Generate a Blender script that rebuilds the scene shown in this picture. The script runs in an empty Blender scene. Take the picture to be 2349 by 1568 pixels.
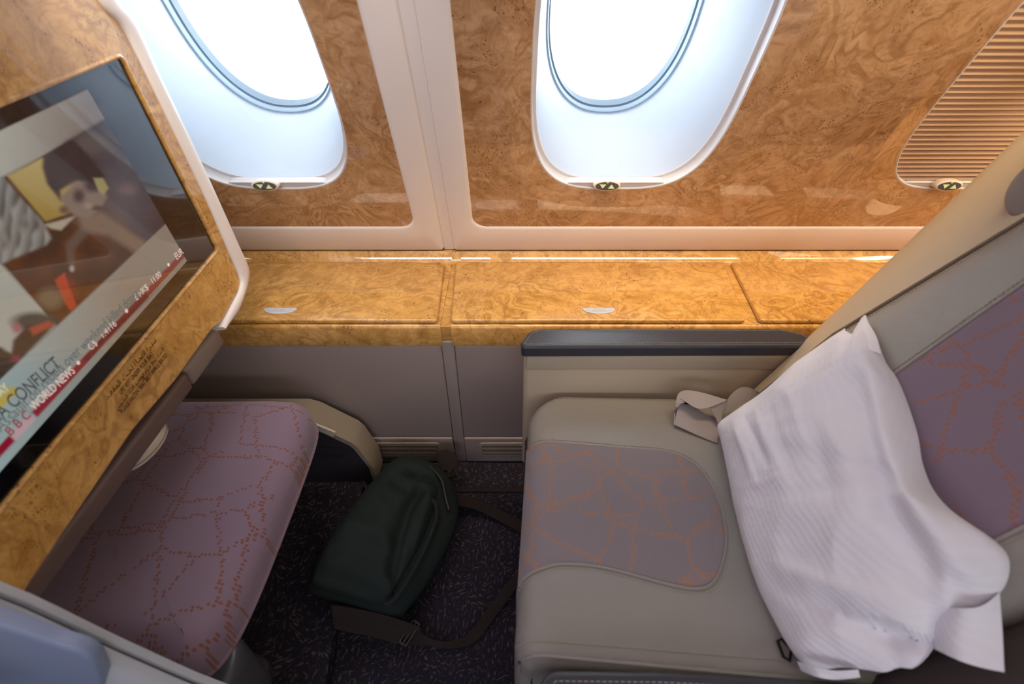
import bpy, bmesh, math, random
from mathutils import Vector, Matrix, noise
random.seed(7)
C = bpy.context.scene.collection
R = math.radians

# ------------------------------------------------------------------ camera
IMG_W, IMG_H, FPX, EYE = 2349, 1568, 1140.0, 1.25
TILT = math.atan(1140 / 1441.0)                       # camera looks down by this angle
cam_d = bpy.data.cameras.new('camera'); cam = bpy.data.objects.new('camera', cam_d); C.objects.link(cam)
cam.location = (0, 0, EYE); cam.rotation_euler = (math.pi / 2 - TILT, 0, 0)
cam_d.sensor_width = 36; cam_d.lens = FPX * 36 / IMG_W; cam_d.clip_start = .02
cam_d.dof.use_dof = True; cam_d.dof.focus_distance = 1.3; cam_d.dof.aperture_fstop = 2.8
bpy.context.scene.camera = cam

# ------------------------------------------------------------------ world, lights, exposure
world = bpy.data.worlds.new('sky'); bpy.context.scene.world = world; world.use_nodes = True
bg = world.node_tree.nodes['Background']; bg.inputs[0].default_value = (.86, .93, 1, 1); bg.inputs[1].default_value = 6.0

def area(name, loc, rot, sx, sy, power, col, spread=180):
    d = bpy.data.lights.new(name, 'AREA'); d.shape = 'ELLIPSE' if 'reading' in name else 'RECTANGLE'; d.size = sx; d.size_y = sy
    d.energy = power; d.color = col; d.spread = R(spread)
    o = bpy.data.objects.new(name, d); C.objects.link(o); o.location = loc; o.rotation_euler = rot
    return o
area('ceiling_fill', (.1, -.35, 2.08), (0, 0, 0), 3.2, .5, 6, (1, .90, .78))
area('aisle_window_light', (.2, -2.3, 1.35), (R(90), 0, 0), 3.4, .5, 26, (.86, .90, 1))
area('reading_lamp', (1.42, 1.0, 1.02), (R(-8), R(52), 0), .16, .10, 2.2, (1, .66, .34))
area('console_wash', (.85, .84, 1.36), (R(17), 0, 0), 1.7, .06, 3.4, (1, .77, .48), 75)
area('console_wash', (-.75, .84, 1.36), (R(17), 0, 0), 1.3, .06, 1.7, (1, .88, .74), 75)  # second strip, added to brighten the left lid
area('ceiling_fill', (1.7, -.1, 2.05), (0, R(38), 0), .5, .8, 7, (1, .82, .62))  # added unseen fill, brightens the monitor fascia and footrest
area('mood_lamp', (-.9, -.6, 1.9), (R(25), R(-20), 0), .8, .12, 3, (.62, .38, 1))

vs = bpy.context.scene.view_settings
bpy.context.scene.display_settings.display_device = 'sRGB'
vs.view_transform = 'Standard'; vs.look = 'None'; vs.exposure = 0.0; vs.gamma = 1.0; vs.use_curve_mapping = False

# ------------------------------------------------------------------ geometry helpers
cT, sT = math.cos(TILT), math.sin(TILT)
def at(px, py, p, n):
    """the point of a real plane (point p, normal n) seen at a pixel of the photograph"""
    x = (px - 1174.5) / FPX; u = (784 - py) / FPX
    d = Vector((x, cT + u * sT, u * cT - sT)); o = Vector((0, 0, EYE)); p = Vector(p); n = Vector(n)
    return o + d * ((p - o).dot(n) / d.dot(n))
def atz(px, py, z): return at(px, py, (0, 0, z), (0, 0, 1))
def aty(px, py, y): return at(px, py, (0, y, 0), (0, 1, 0))

def obj(name, verts, faces, mat, parent=None, smooth=True, angle=35, mats=None, fmat=None):
    me = bpy.data.meshes.new(name); me.from_pydata([tuple(v) for v in verts], [], faces)
    for m in (mats or [mat]): me.materials.append(m)
    if fmat: me.polygons.foreach_set('material_index', fmat)
    bm = bmesh.new(); bm.from_mesh(me); bmesh.ops.recalc_face_normals(bm, faces=bm.faces[:]); bm.to_mesh(me); bm.free()
    if smooth:
        me.polygons.foreach_set('use_smooth', [True] * len(me.polygons))
        me.set_sharp_from_angle(angle=R(angle))
    me.update()
    o = bpy.data.objects.new(name, me); C.objects.link(o)
    if parent: adopt(o, parent)
    return o
def base_loc(o):
    l = Vector(o.location)
    return l
def adopt(o, parent):
    o.parent = parent
    if parent.type == 'EMPTY': o.matrix_parent_inverse = Matrix.Translation(-parent.location)
    return o
def tag(o, label=None, cat=None, group=None, kind=None):
    if label: o['label'] = label
    if cat: o['category'] = cat
    if group: o['group'] = group
    if kind: o['kind'] = kind
    return o
def thing(name, loc, label, cat, group=None, kind=None):
    o = bpy.data.objects.new(name, None); C.objects.link(o); o.location = loc; o.empty_display_size = .05
    return tag(o, label, cat, group, kind)

class MB:
    """collects pieces of one mesh"""
    def __init__(s): s.v = []; s.f = []
    def add(s, v, f):
        b = len(s.v); s.v += [Vector(x) for x in v]; s.f += [[i + b for i in q] for q in f]; return s
    def loft(s, rings, closed=True, cap0=True, cap1=True):
        n = len(rings[0]); v = [p for r in rings for p in r]; f = []
        for i in range(len(rings) - 1):
            for j in range(n if closed else n - 1):
                k = (j + 1) % n
                f.append([i * n + j, i * n + k, (i + 1) * n + k, (i + 1) * n + j])
        if closed and cap0: f.append(list(range(n))[::-1])
        if closed and cap1: f.append([(len(rings) - 1) * n + j for j in range(n)])
        return s.add(v, f)
    def tube(s, pts, r, n=8, closed=False):
        pts = [Vector(p) for p in pts]; rings = []; m = len(pts)
        for i, p in enumerate(pts):
            a = pts[(i - 1) % m] if (closed or i) else p; b = pts[(i + 1) % m] if (closed or i < m - 1) else p
            t = (b - a).normalized(); up = Vector((0, 0, 1)) if abs(t.z) < .9 else Vector((1, 0, 0))
            x = t.cross(up).normalized(); y = x.cross(t)
            rr = r[i] if isinstance(r, (list, tuple)) else r
            rings.append([p + x * rr * math.cos(2 * math.pi * k / n) + y * rr * math.sin(2 * math.pi * k / n) for k in range(n)])
        if closed: rings.append(rings[0])
        return s.loft(rings, True, not closed, not closed)
    def box(s, lo, hi, r=.004, seg=2, xf=None):
        bm = bmesh.new(); bmesh.ops.create_cube(bm, size=1)
        lo = Vector(lo); hi = Vector(hi); d = hi - lo; c = (hi + lo) / 2
        for v in bm.verts: v.co = Vector((v.co.x * d.x, v.co.y * d.y, v.co.z * d.z)) + c
        if r: bmesh.ops.bevel(bm, geom=bm.edges[:], offset=r, segments=seg, profile=.5, affect='EDGES')
        v = [xf(x.co) if xf else x.co.copy() for x in bm.verts]; f = [[q.index for q in fc.verts] for fc in bm.faces]
        bm.free(); return s.add(v, f)
    def build(s, name, mat, parent=None, **k): return obj(name, s.v, s.f, mat, parent, **k)

def resample(pts, n, closed=True):
    pts = [Vector(p) for p in pts]
    q = pts + [pts[0]] if closed else pts
    L = [0]
    for a, b in zip(q, q[1:]): L.append(L[-1] + (b - a).length)
    out = []; j = 0
    for i in range(n):
        d = L[-1] * i / (n if closed else n - 1)
        while j < len(L) - 2 and L[j + 1] < d: j += 1
        t = (d - L[j]) / max(1e-9, L[j + 1] - L[j]); out.append(q[j].lerp(q[j + 1], min(1, t)))
    return out
def catmull(pts, k=6, closed=False):
    pts = [Vector(p) for p in pts]; n = len(pts); out = []
    for i in range(n if closed else n - 1):
        p0 = pts[(i - 1) % n] if (closed or i > 0) else pts[0]; p1 = pts[i]; p2 = pts[(i + 1) % n]
        p3 = pts[(i + 2) % n] if (closed or i + 2 < n) else pts[-1]
        for j in range(k):
            t = j / k
            out.append(.5 * ((2 * p1) + (p2 - p0) * t + (2 * p0 - 5 * p1 + 4 * p2 - p3) * t * t + (3 * p1 - p0 - 3 * p2 + p3) * t ** 3))
    if not closed: out.append(pts[-1])
    return out
def inset(poly, d):
    """inset a 2D outline (Vector x,y) by d, per vertex normals"""
    n = len(poly); A = sum(poly[i].x * poly[(i + 1) % n].y - poly[(i + 1) % n].x * poly[i].y for i in range(n))
    sg = 1 if A > 0 else -1; out = []
    for i in range(n):
        t = (poly[(i + 1) % n] - poly[i - 1]).normalized()
        out.append(poly[i] + Vector((-t.y, t.x)) * d * sg)
    return out
def superell(a, b, e, cx, cy, n=96):
    out = []
    for i in range(n):
        t = 2 * math.pi * i / n; c, s = math.cos(t), math.sin(t)
        out.append(Vector((cx + a * math.copysign(abs(c) ** (2 / e), c), cy + b * math.copysign(abs(s) ** (2 / e), s))))
    return out
def rrect(x0, y0, x1, y1, r, k=6):
    out = []
    for cx, cy, a in ((x1 - r, y1 - r, 0), (x0 + r, y1 - r, 90), (x0 + r, y0 + r, 180), (x1 - r, y0 + r, 270)):
        for i in range(k + 1):
            t = R(a + 90 * i / k); out.append(Vector((cx + r * math.cos(t), cy + r * math.sin(t))))
    return out
def arc_profile(r, h0, h1, k=5):
    """(inset, height) rings of a slab from h0 up to a top at h1 with rounded rim r"""
    return [(0, h0)] + [(r - r * math.cos(R(90 * i / k)), h1 - r + r * math.sin(R(90 * i / k))) for i in range(k + 1)]
def slab(poly, frame, r, h0, h1, dome=0, rings=0, k=5):
    """solid with a 2D outline; frame(x, y, h) -> 3D"""
    mb = MB(); rr = []
    for ins, h in arc_profile(r, h0, h1, k): rr.append([frame(p.x, p.y, h) for p in inset(poly, ins)])
    top = inset(poly, r)
    if rings:
        c = sum(top, Vector((0, 0))) / len(top)
        for i in range(1, rings):
            s = 1 - i / rings; rr.append([frame(*(c + (p - c) * s), h1 + dome * (1 - s * s)) for p in top])
        mb.loft(rr, cap1=False); b = len(mb.v) - len(poly); n = len(poly)
        mb.v.append(Vector(frame(c.x, c.y, h1 + dome))); ci = len(mb.v) - 1
        for j in range(n): mb.f.append([b + j, b + (j + 1) % n, ci])
    else: mb.loft(rr)
    return mb
def fill_holes(outer, holes, frame, h):
    """flat face with holes -> verts, faces"""
    bm = bmesh.new(); es = []
    for lp in [outer] + holes:
        vv = [bm.verts.new((p.x, p.y, 0)) for p in lp]
        for i in range(len(vv)): es.append(bm.edges.new((vv[i], vv[(i + 1) % len(vv)])))
    bmesh.ops.triangle_fill(bm, use_beauty=True, use_dissolve=False, edges=es)
    bm.verts.index_update()
    v = [frame(x.co.x, x.co.y, h) for x in bm.verts]; f = [[q.index for q in fc.verts] for fc in bm.faces]; bm.free()
    return v, f
def stitches(path, pitch=.0062, ln=.0042, r=.0007, up=Vector((0, 0, 1))):
    mb = MB(); path = [Vector(p) for p in path]
    L = sum((b - a).length for a, b in zip(path, path[1:])); n = max(2, int(L / pitch))
    pp = resample(path, n * 3, False)
    for i in range(0, len(pp) - 2, 3):
        a = pp[i]; t = (pp[i + 1] - a).normalized(); b = a + t * ln
        mb.tube([a, b], r, 5)
    return mb
def ribbon(ea, eb, th, k=6):
    """strap between two edge polylines (3D), with thickness"""
    A = catmull(ea, k); B = catmull(eb, k); n = max(len(A), len(B)); A = resample(A, n, False); B = resample(B, n, False)
    rings = []
    for i in range(n):
        t = (A[min(i + 1, n - 1)] + B[min(i + 1, n - 1)] - A[max(i - 1, 0)] - B[max(i - 1, 0)]); w = B[i] - A[i]
        nn = t.cross(w); nn = nn.normalized() * th / 2 if nn.length > 1e-9 else Vector((0, 0, th / 2))
        rings.append([A[i] - nn, B[i] - nn, B[i] + nn, A[i] + nn])
    return MB().loft(rings)
def text_mesh(s, width, height=None, extrude=.0002, bold=False, spacing=1):
    cu = bpy.data.curves.new('t', 'FONT'); cu.body = s; cu.size = 1; cu.extrude = 0; cu.space_character = spacing
    if bold: cu.offset = .012
    o = bpy.data.objects.new('t', cu); C.objects.link(o)
    bpy.context.view_layer.update()
    me = bpy.data.meshes.new_from_object(o.evaluated_get(bpy.context.evaluated_depsgraph_get()))
    v = [x.co.copy() for x in me.vertices]; f = [list(p.vertices) for p in me.polygons]
    bpy.data.objects.remove(o); bpy.data.curves.remove(cu); bpy.data.meshes.remove(me)
    if not v: return [], []
    x0 = min(p.x for p in v); x1 = max(p.x for p in v); y0 = min(p.y for p in v); y1 = max(p.y for p in v)
    sx = width / max(1e-6, x1 - x0); sy = height / max(1e-6, y1 - y0) if height else sx
    return [Vector(((p.x - x0) * sx, (p.y - y0) * sy, 0)) for p in v], f
def lettering(name, s, origin, right, up, width, height, mat, parent, **k):
    v, f = text_mesh(s, width, height, **k); o = Vector(origin); right = Vector(right).normalized(); up = Vector(up).normalized()
    if not v: return None
    return obj(name, [o + right * p.x + up * p.y for p in v], f, mat, parent, smooth=False)

# ------------------------------------------------------------------ materials
def srgb(h):
    h = h.lstrip('#'); c = [int(h[i:i + 2], 16) / 255 for i in (0, 2, 4)]
    return tuple(x / 12.92 if x <= .04045 else ((x + .055) / 1.055) ** 2.4 for x in c) + (1,)
class NT:
    def __init__(s, name):
        s.m = bpy.data.materials.new(name); s.m.use_nodes = True; s.t = s.m.node_tree; s.b = s.t.nodes['Principled BSDF']
        s.co = s.n('ShaderNodeTexCoord').outputs['Object']
    def n(s, typ, **kw):
        x = s.t.nodes.new(typ)
        for k, v in kw.items(): setattr(x, k, v)
        return x
    def set(s, node, key, val):
        i = node.inputs[key]
        if isinstance(val, bpy.types.NodeSocket): s.t.links.new(val, i)
        else: i.default_value = val
    def noise(s, scale, detail=4, rough=.5, dist=0, vec=None):
        x = s.n('ShaderNodeTexNoise'); s.set(x, 'Vector', vec or s.co)
        for k, v in (('Scale', scale), ('Detail', detail), ('Roughness', rough), ('Distortion', dist)): s.set(x, k, v)
        return x
    def voro(s, scale, feature='F1', rnd=1, vec=None):
        x = s.n('ShaderNodeTexVoronoi', feature=feature); s.set(x, 'Vector', vec or s.co); s.set(x, 'Scale', scale); s.set(x, 'Randomness', rnd)
        return x
    def math(s, op, a, b=0, c=None):
        x = s.n('ShaderNodeMath', operation=op); s.set(x, 0, a); s.set(x, 1, b)
        if c is not None: s.set(x, 2, c)
        return x.outputs[0]
    def ramp(s, fac, stops, interp='LINEAR'):
        x = s.n('ShaderNodeValToRGB'); r = x.color_ramp; r.interpolation = interp
        while len(r.elements) < len(stops): r.elements.new(.5)
        for e, (p, c) in zip(r.elements, stops): e.position = p; e.color = c if len(c) == 4 else (*c, 1)
        s.set(x, 'Fac', fac); return x.outputs[0]
    def mix(s, fac, a, b, mode='MIX'):
        x = s.n('ShaderNodeMix', data_type='RGBA', blend_type=mode)
        s.set(x, 0, fac); s.set(x, 6, a); s.set(x, 7, b); return x.outputs[2]
    def mapping(s, scale=(1, 1, 1), rot=(0, 0, 0), vec=None):
        x = s.n('ShaderNodeMapping'); s.set(x, 'Vector', vec or s.co); s.set(x, 'Scale', scale); s.set(x, 'Rotation', rot); return x.outputs[0]
    def bump(s, h, strength=.3, dist=.001):
        x = s.n('ShaderNodeBump'); s.set(x, 'Height', h); s.set(x, 'Strength', strength); s.set(x, 'Distance', dist)
        s.t.links.new(x.outputs[0], s.b.inputs['Normal'])
    def fin(s, col, rough=.5, metal=0, coat=0, spec=.5, **kw):
        s.set(s.b, 'Base Color', col); s.set(s.b, 'Roughness', rough); s.set(s.b, 'Metallic', metal)
        s.set(s.b, 'Coat Weight', coat); s.set(s.b, 'Coat Roughness', .03); s.set(s.b, 'Specular IOR Level', spec)
        for k, v in kw.items(): s.set(s.b, k.replace('_', ' '), v)
        return s.m

def plastic(name, col, rough=.45, grain=900, gs=.06, spec=.5, var=.05):
    t = NT(name); n = t.noise(6, 3); base = srgb(col)
    c = t.mix(t.math('MULTIPLY', n.outputs[0], var * 2), base, tuple(x * .75 for x in base[:3]) + (1,))
    t.bump(t.noise(grain, 2).outputs[0], gs, .0006)
    return t.fin(c, rough, spec=spec)
def burl(name, light, mid, dark):
    t = NT(name)
    w = t.noise(4, 2); v = t.n('ShaderNodeVectorMath', operation='MULTIPLY_ADD')
    t.set(v, 0, w.outputs['Color']); t.set(v, 1, (.22, .22, .22)); t.set(v, 2, t.co)
    swirl = t.noise(5.2, 3, .5, 1.9, v.outputs[0])
    rings = t.voro(12.5, 'SMOOTH_F1', 1, v.outputs[0]); t.set(rings, 'Smoothness', .45)
    ph = t.math('MULTIPLY_ADD', rings.outputs['Distance'], 17, t.math('MULTIPLY', swirl.outputs[0], 38))
    rw = t.math('MULTIPLY_ADD', t.math('SINE', ph), .5, .5)
    base = t.ramp(swirl.outputs[0], [(.34, srgb(mid)), (.48, srgb(light)), (.60, srgb(mid)), (.72, srgb(light))])
    lines = t.ramp(rw, [(.0, (1, 1, 1)), (.22, (.45, .45, .45)), (.6, (0, 0, 0))])
    lm = t.ramp(t.noise(8, 2).outputs[0], [(.36, (.12, .12, .12)), (.62, (.62, .62, .62))])
    col = t.mix(t.math('MULTIPLY', lines, lm), base, srgb(dark))
    fine = t.noise(48, 4, .62, 2.2, v.outputs[0])
    col = t.mix(t.ramp(fine.outputs[0], [(.48, (0, 0, 0)), (.74, (.6, .6, .6))]), col, srgb(dark))
    eyes = t.voro(175, 'F1', 1, v.outputs[0])
    cl = t.noise(17, 3, .6, .6)
    size = t.math('MULTIPLY', t.noise(90, 2).outputs[0], .62)
    dots = t.ramp(t.math('SUBTRACT', size, eyes.outputs['Distance']), [(.03, (0, 0, 0)), (.09, (1, 1, 1))])
    clm = t.ramp(cl.outputs[0], [(.52, (0, 0, 0)), (.58, (1, 1, 1))])
    halo = t.ramp(cl.outputs[0], [(.46, (0, 0, 0)), (.54, (1, 1, 1)), (.62, (.25, .25, .25))])
    col = t.mix(t.math('MULTIPLY', halo, .30), col, srgb(dark))
    col = t.mix(t.math('MULTIPLY', t.math('MULTIPLY', dots, clm), .72), col, srgb('5e320c'))
    return t.fin(col, .38, coat=1.0, spec=.4)
def leather(name, col, rough=.42, bs=.25):
    t = NT(name); v = t.voro(520, 'F1'); n = t.noise(9, 3); n2 = t.noise(130, 3)
    t.bump(t.math('ADD', t.math('MULTIPLY', v.outputs['Distance'], .8), t.math('MULTIPLY', n2.outputs[0], 1.4)), bs, .0008)
    b = srgb(col); c = t.mix(t.math('MULTIPLY', n.outputs[0], .3), b, tuple(x * .72 for x in b[:3]) + (1,))
    return t.fin(c, rough, spec=.45)
def seat_fabric(name, col, thread, cell=9.5, off=(0, 0, 0), rot=(0, 0, 0)):
    t = NT(name)
    mp = t.n('ShaderNodeMapping'); t.set(mp, 'Vector', t.co); t.set(mp, 'Location', off); t.set(mp, 'Rotation', rot); p = mp.outputs[0]
    fine = t.voro(150, 'F1', .45, p); fine.voronoi_dimensions = '2D'; q = fine.outputs['Position']
    wob = t.noise(6, 1, vec=q); v = t.n('ShaderNodeVectorMath', operation='MULTIPLY_ADD')
    t.set(v, 0, wob.outputs['Color']); t.set(v, 1, (.06, .06, .06)); t.set(v, 2, q)
    e = t.voro(cell, 'DISTANCE_TO_EDGE', 1, v.outputs[0]); qo = t.n('ShaderNodeVectorMath', operation='ADD'); t.set(qo, 0, q); t.set(qo, 1, (3.37, 1.71, 0)); e2 = t.voro(cell * .8, 'DISTANCE_TO_EDGE', 1, qo.outputs[0]); e.voronoi_dimensions = '2D'; e2.voronoi_dimensions = '2D'
    line = t.math('LESS_THAN', e.outputs['Distance'], .034); line2 = t.math('LESS_THAN', e2.outputs['Distance'], .026)
    keep = t.math('GREATER_THAN', t.noise(13, 2, vec=q).outputs[0], .36)
    ln = t.math('MULTIPLY', t.math('MAXIMUM', line, line2), keep)
    dots = t.math('LESS_THAN', fine.outputs['Distance'], .36)
    m = t.math('MULTIPLY', ln, dots)
    wx = t.n('ShaderNodeTexWave'); t.set(wx, 'Vector', p); t.set(wx, 'Scale', 210)
    wy = t.n('ShaderNodeTexWave', bands_direction='Y'); t.set(wy, 'Vector', p); t.set(wy, 'Scale', 210)
    wv = t.math('MULTIPLY', wx.outputs[0], wy.outputs[0]); b = srgb(col)
    c = t.mix(t.math('MULTIPLY', wv, .45), b, tuple(x * 1.35 for x in b[:3]) + (1,))
    c = t.mix(t.math('MULTIPLY', m, .85), c, srgb(thread)); t.bump(wv, .35, .0005)
    return t.fin(c, .85, spec=.2, Sheen_Weight=.25, Sheen_Roughness=.5)
def carpet_mat(name, base, fleck):
    t = NT(name)
    n = t.noise(14, 2); rot = t.n('ShaderNodeVectorRotate', rotation_type='Z_AXIS'); t.set(rot, 'Vector', t.co)
    # short strokes in changing directions
    cellv = t.voro(26, 'F1'); ang = t.math('MULTIPLY', t.math('ROUND', t.math('MULTIPLY', cellv.outputs['Color'], 3)), 1.05)
    t.set(rot, 'Angle', t.math('ADD', ang, .6))
    mp = t.mapping((70, 210, 70), vec=rot.outputs[0]); s = t.noise(1.0, 2, .5, .4, mp)
    strokes = t.ramp(s.outputs[0], [(.55, (0, 0, 0)), (.66, (1, 1, 1))])
    tuft = t.noise(900, 2); f = t.math('MULTIPLY', strokes, t.math('MULTIPLY_ADD', tuft.outputs[0], 2.2, -.5))
    c = t.mix(t.math('MULTIPLY', f, .8), srgb(base), srgb(fleck)); c = t.mix(t.math('MULTIPLY', tuft.outputs[0], .5), c, srgb('14121a'))
    t.bump(tuft.outputs[0], .8, .003)
    return t.fin(c, .95, spec=.1)
def fabric(name, col, scale=700, rough=.85, bs=.3, var=.3):
    t = NT(name); n = t.noise(scale, 2); n2 = t.noise(14, 3); b = srgb(col)
    c = t.mix(t.math('MULTIPLY', n2.outputs[0], var), b, tuple(x * .6 for x in b[:3]) + (1,)); t.bump(n.outputs[0], bs, .0008)
    return t.fin(c, rough, spec=.2)
def pillow_cloth(name):
    t = NT(name); mp = t.mapping((1, 1, 1), (0, 0, R(0)))
    w = t.n('ShaderNodeTexWave', bands_direction='Z'); t.set(w, 'Vector', mp); t.set(w, 'Scale', 38); t.set(w, 'Distortion', 1.2); t.set(w, 'Detail', 1); t.set(w, 'Detail Scale', .7)
    n = t.noise(45, 3, .55); t.bump(t.math('ADD', t.math('MULTIPLY', w.outputs[0], .22), t.math('MULTIPLY', n.outputs[0], .9)), .45, .003)
    c = t.mix(t.math('MULTIPLY', w.outputs[0], .12), srgb('f0eff4'), srgb('e2dfe8'))
    return t.fin(c, .75, spec=.25)
def glass(name, tint=(1, 1, 1, 1)):
    t = NT(name); tr = t.n('ShaderNodeBsdfTransparent'); gl = t.n('ShaderNodeBsdfGlossy'); lw_ = t.n('ShaderNodeLayerWeight'); mx = t.n('ShaderNodeMixShader')
    t.set(tr, 0, tint); t.set(gl, 'Roughness', .02); t.set(lw_, 0, .5); t.set(mx, 0, t.math('MULTIPLY_ADD', t.math('POWER', lw_.outputs['Facing'], 5), .5, .02))
    t.t.links.new(tr.outputs[0], mx.inputs[1]); t.t.links.new(gl.outputs[0], mx.inputs[2])
    t.t.links.new(mx.outputs[0], t.t.nodes['Material Output'].inputs[0]); return t.m
def emit(name, col, st):
    t = NT(name); t.fin(srgb(col), .5); t.set(t.b, 'Emission Color', srgb(col)); t.set(t.b, 'Emission Strength', st); return t.m

M = dict(
    burl=burl('burl_veneer', 'e6b468', 'd6a254', 'a2702f'),
    burl_shaded=burl('burl_veneer_shaded', 'cfa67c', 'bd9064', '8d6034'),  # same veneer as the console, with the dimmer light put into its colour
    white=plastic('cabin_white', 'f3ebe5', .38), white_gloss=plastic('gloss_white', 'ebe9ea', .25),
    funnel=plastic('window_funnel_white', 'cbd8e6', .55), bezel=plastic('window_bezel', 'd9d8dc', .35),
    seal=plastic('window_seal', 'a9bfd0', .4), seal_dark=plastic('window_seal_dark', '71899c', .5),
    grey_wall=plastic('sidewall_grey', 'a0918a', .5), grey_strip=plastic('sidewall_strip', 'a2948d', .5),
    beige=plastic('shell_beige', 'c3b49a', .38), cap=plastic('housing_beige', '968a79', .42), beige_panel=plastic('panel_beige', 'b8ab94', .42),
    leather=leather('seat_leather', '95918a'), bolster=leather('back_leather', 'a19b91', .5), wing=leather('shaded_leather', '5c534d', .5), charcoal=leather('charcoal_leather', '3b3c43', .38, .2),  # the brown-grey wing tone puts the backrest's shade into the leather colour
    inlay=seat_fabric('seat_fabric', '857b7e', 'b07a52'), inlay_back=seat_fabric('back_fabric', '877682', 'a8694a', 9, (.3, .1, .7), (0, R(60), 0)),
    foot=seat_fabric('footrest_fabric', '8a7585', '85533f', 9, (.4, .3, 0)),
    thread=fabric('stitch_thread', 'b3a997'), thread_grey=fabric('grey_thread', '9a9aa0'),
    carpet=carpet_mat('carpet', '34303c', '8d817b'), carpet_edge=fabric('carpet_binding', '30262a'),
    dark_plastic=plastic('charcoal_plastic', '37333a', .55), mid_plastic=plastic('grey_plastic', '5a5b63', .25), lip=plastic('grey_lip', '8d8078', .4), vent=plastic('vent_beige', 'a2917c', .45),
    vent_dark=plastic('vent_shadow_grey', '2c2726', .7), silver=plastic('silver_strip', 'cfc4b2', .3),
    shade=fabric('pleated_shade', 'c9a98a', 500, .8, .2, .15), switch=plastic('switch_ivory', 'e8dccb', .35), switch_face=plastic('switch_grey', '56544f', .4),
    arrow=emit('switch_arrow', 'cfd9a0', .25), latch=plastic('latch_silver', 'c9ced9', .3), emboss=plastic('latch_mark', 'a9afbb', .4),
    screen=None, webbing=fabric('belt_webbing', 'a79e9b', 420, .55, .4, .15), ink=fabric('printed_ink', '2a160c'),
    canvas=fabric('bag_canvas', '1e2625', 900, .85, .35, .4), canvas_flap=fabric('bag_canvas_flap', '242d2b', 900, .85, .35, .4), strap=fabric('bag_strap', '2b2320', 500, .8, .4, .3), buckle=plastic('black_buckle', '1d1b1b', .35),
    pillow=pillow_cloth('pillow_cotton'), pane=glass('window_pane'), side=plastic('shell_grey', 'b9bdc4', .35), skylit=plastic('skylit_blue_grey', '8d9bb8', .35),  # the blue-grey carries the sky light on the shell panel
    tray=plastic('tray_brown_grey', '6d5a54', .4), cabin=plastic('cabin_lining', 'cfc7bf', .6),
)
t = NT('screen_glass'); M['screen'] = t.fin(srgb('0c0c12'), .12, spec=.5, coat=1)

# ------------------------------------------------------------------ setting: cabin shell
def plain(name, lo, hi, mat, label, cat, r=0):
    o = MB().box(lo, hi, r).build(name, mat, None, smooth=False); return tag(o, label, cat, None, 'structure')
plain('floor', (-2.6, -2.5, -.06), (2.6, 1.9, 0), M['carpet'], 'dark navy flecked aircraft cabin carpet on the floor', 'floor')
plain('ceiling', (-2.6, -2.5, 2.12), (2.6, 1.9, 2.2), M['cabin'], 'pale cabin ceiling above the seats', 'ceiling')
plain('wall_aisle', (-2.6, -2.56, 0), (2.6, -2.5, 2.12), M['cabin'], 'pale cabin wall across the aisle', 'wall')
plain('wall_fore', (-2.66, -2.5, 0), (-2.6, 1.9, 2.12), M['cabin'], 'pale cabin bulkhead ahead of the seats', 'wall')
plain('wall_aft', (2.6, -2.5, 0), (2.66, 1.9, 2.12), M['cabin'], 'pale cabin bulkhead behind the seats', 'wall')

# carpeted plinth under the footrest, with binding along its edges
pl = thing('floor_plinth', (-.62, .6, 0), 'low carpeted plinth under the purple footrest with brown bound edge', 'floor step', None, 'structure')
PZ = .05
poly = [Vector(p) for p in [(-1.0, -.2), (-.392, -.2), (-.398, .45), (-.410, .84), (-.425, .868), (-.46, .884), (-1.0, .892)]]
poly = [Vector((p.x, p.y)) for p in resample(catmull([Vector((q.x, q.y, 0)) for q in poly], 4, False), 60, False)]
slab(poly, lambda x, y, h: Vector((x, y, h)), .012, 0, PZ).build('plinth_carpet', M['carpet'], pl)
MB().tube([(-.411, .845, PZ - .002), (-.427, .870, PZ), (-.46, .886, PZ), (-.66, .893, PZ)], .006).build('bound_edge', M['carpet_edge'], pl)
# floor carpet joint near the wall
o = MB().box((-.40, .868, 0), (1.2, .884, .006), .002).build('trim_1', M['carpet_edge']); tag(o, 'brown binding strip across the dark carpet near the wall', 'trim', None, 'structure')

# ------------------------------------------------------------------ setting: lower side wall
LW0 = Vector((0, .95, .486)); LWd = Vector((0, .033, -.486)).normalized(); LWn = Vector((0, -.486, -.033)).normalized()
def lw(x, d, n): return LW0 + Vector((x, 0, 0)) + LWd * d + LWn * n           # d: down along the panel
wl = thing('wall_outboard', (0, .98, 0), 'grey lower sidewall panels beneath the wooden storage console', 'wall', None, 'structure')
def lwp(name, x0, x1, d0, d1, n0, n1, mat, r=.006, cr=.006, parent=wl):
    pts = rrect(x0, d0, x1, d1, cr, 3)
    return slab(pts, lambda x, y, h: lw(x, y, h), r, n0, n1).build(name, mat, parent)
lwp('backing_panel', -2.5, 2.5, -.02, .52, -.03, -.012, M['grey_strip'], .002)
lwp('sidewall_panel', -1.6, -.1745, 0, .364, -.012, .0, M['grey_wall'], .005)
lwp('sidewall_panel', -.1415, 1.6, 0, .364, -.012, .0, M['grey_wall'], .005)
lwp('joint_strip', -.1738, -.1422, -.012, .50, -.012, -.0025, M['grey_strip'], .003)
lwp('skirting', -1.6, -.176, .366, .485, -.012, .004, M['grey_wall'], .005)
lwp('skirting', -.1415, 1.6, .366, .485, -.012, .004, M['grey_wall'], .005)
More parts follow.
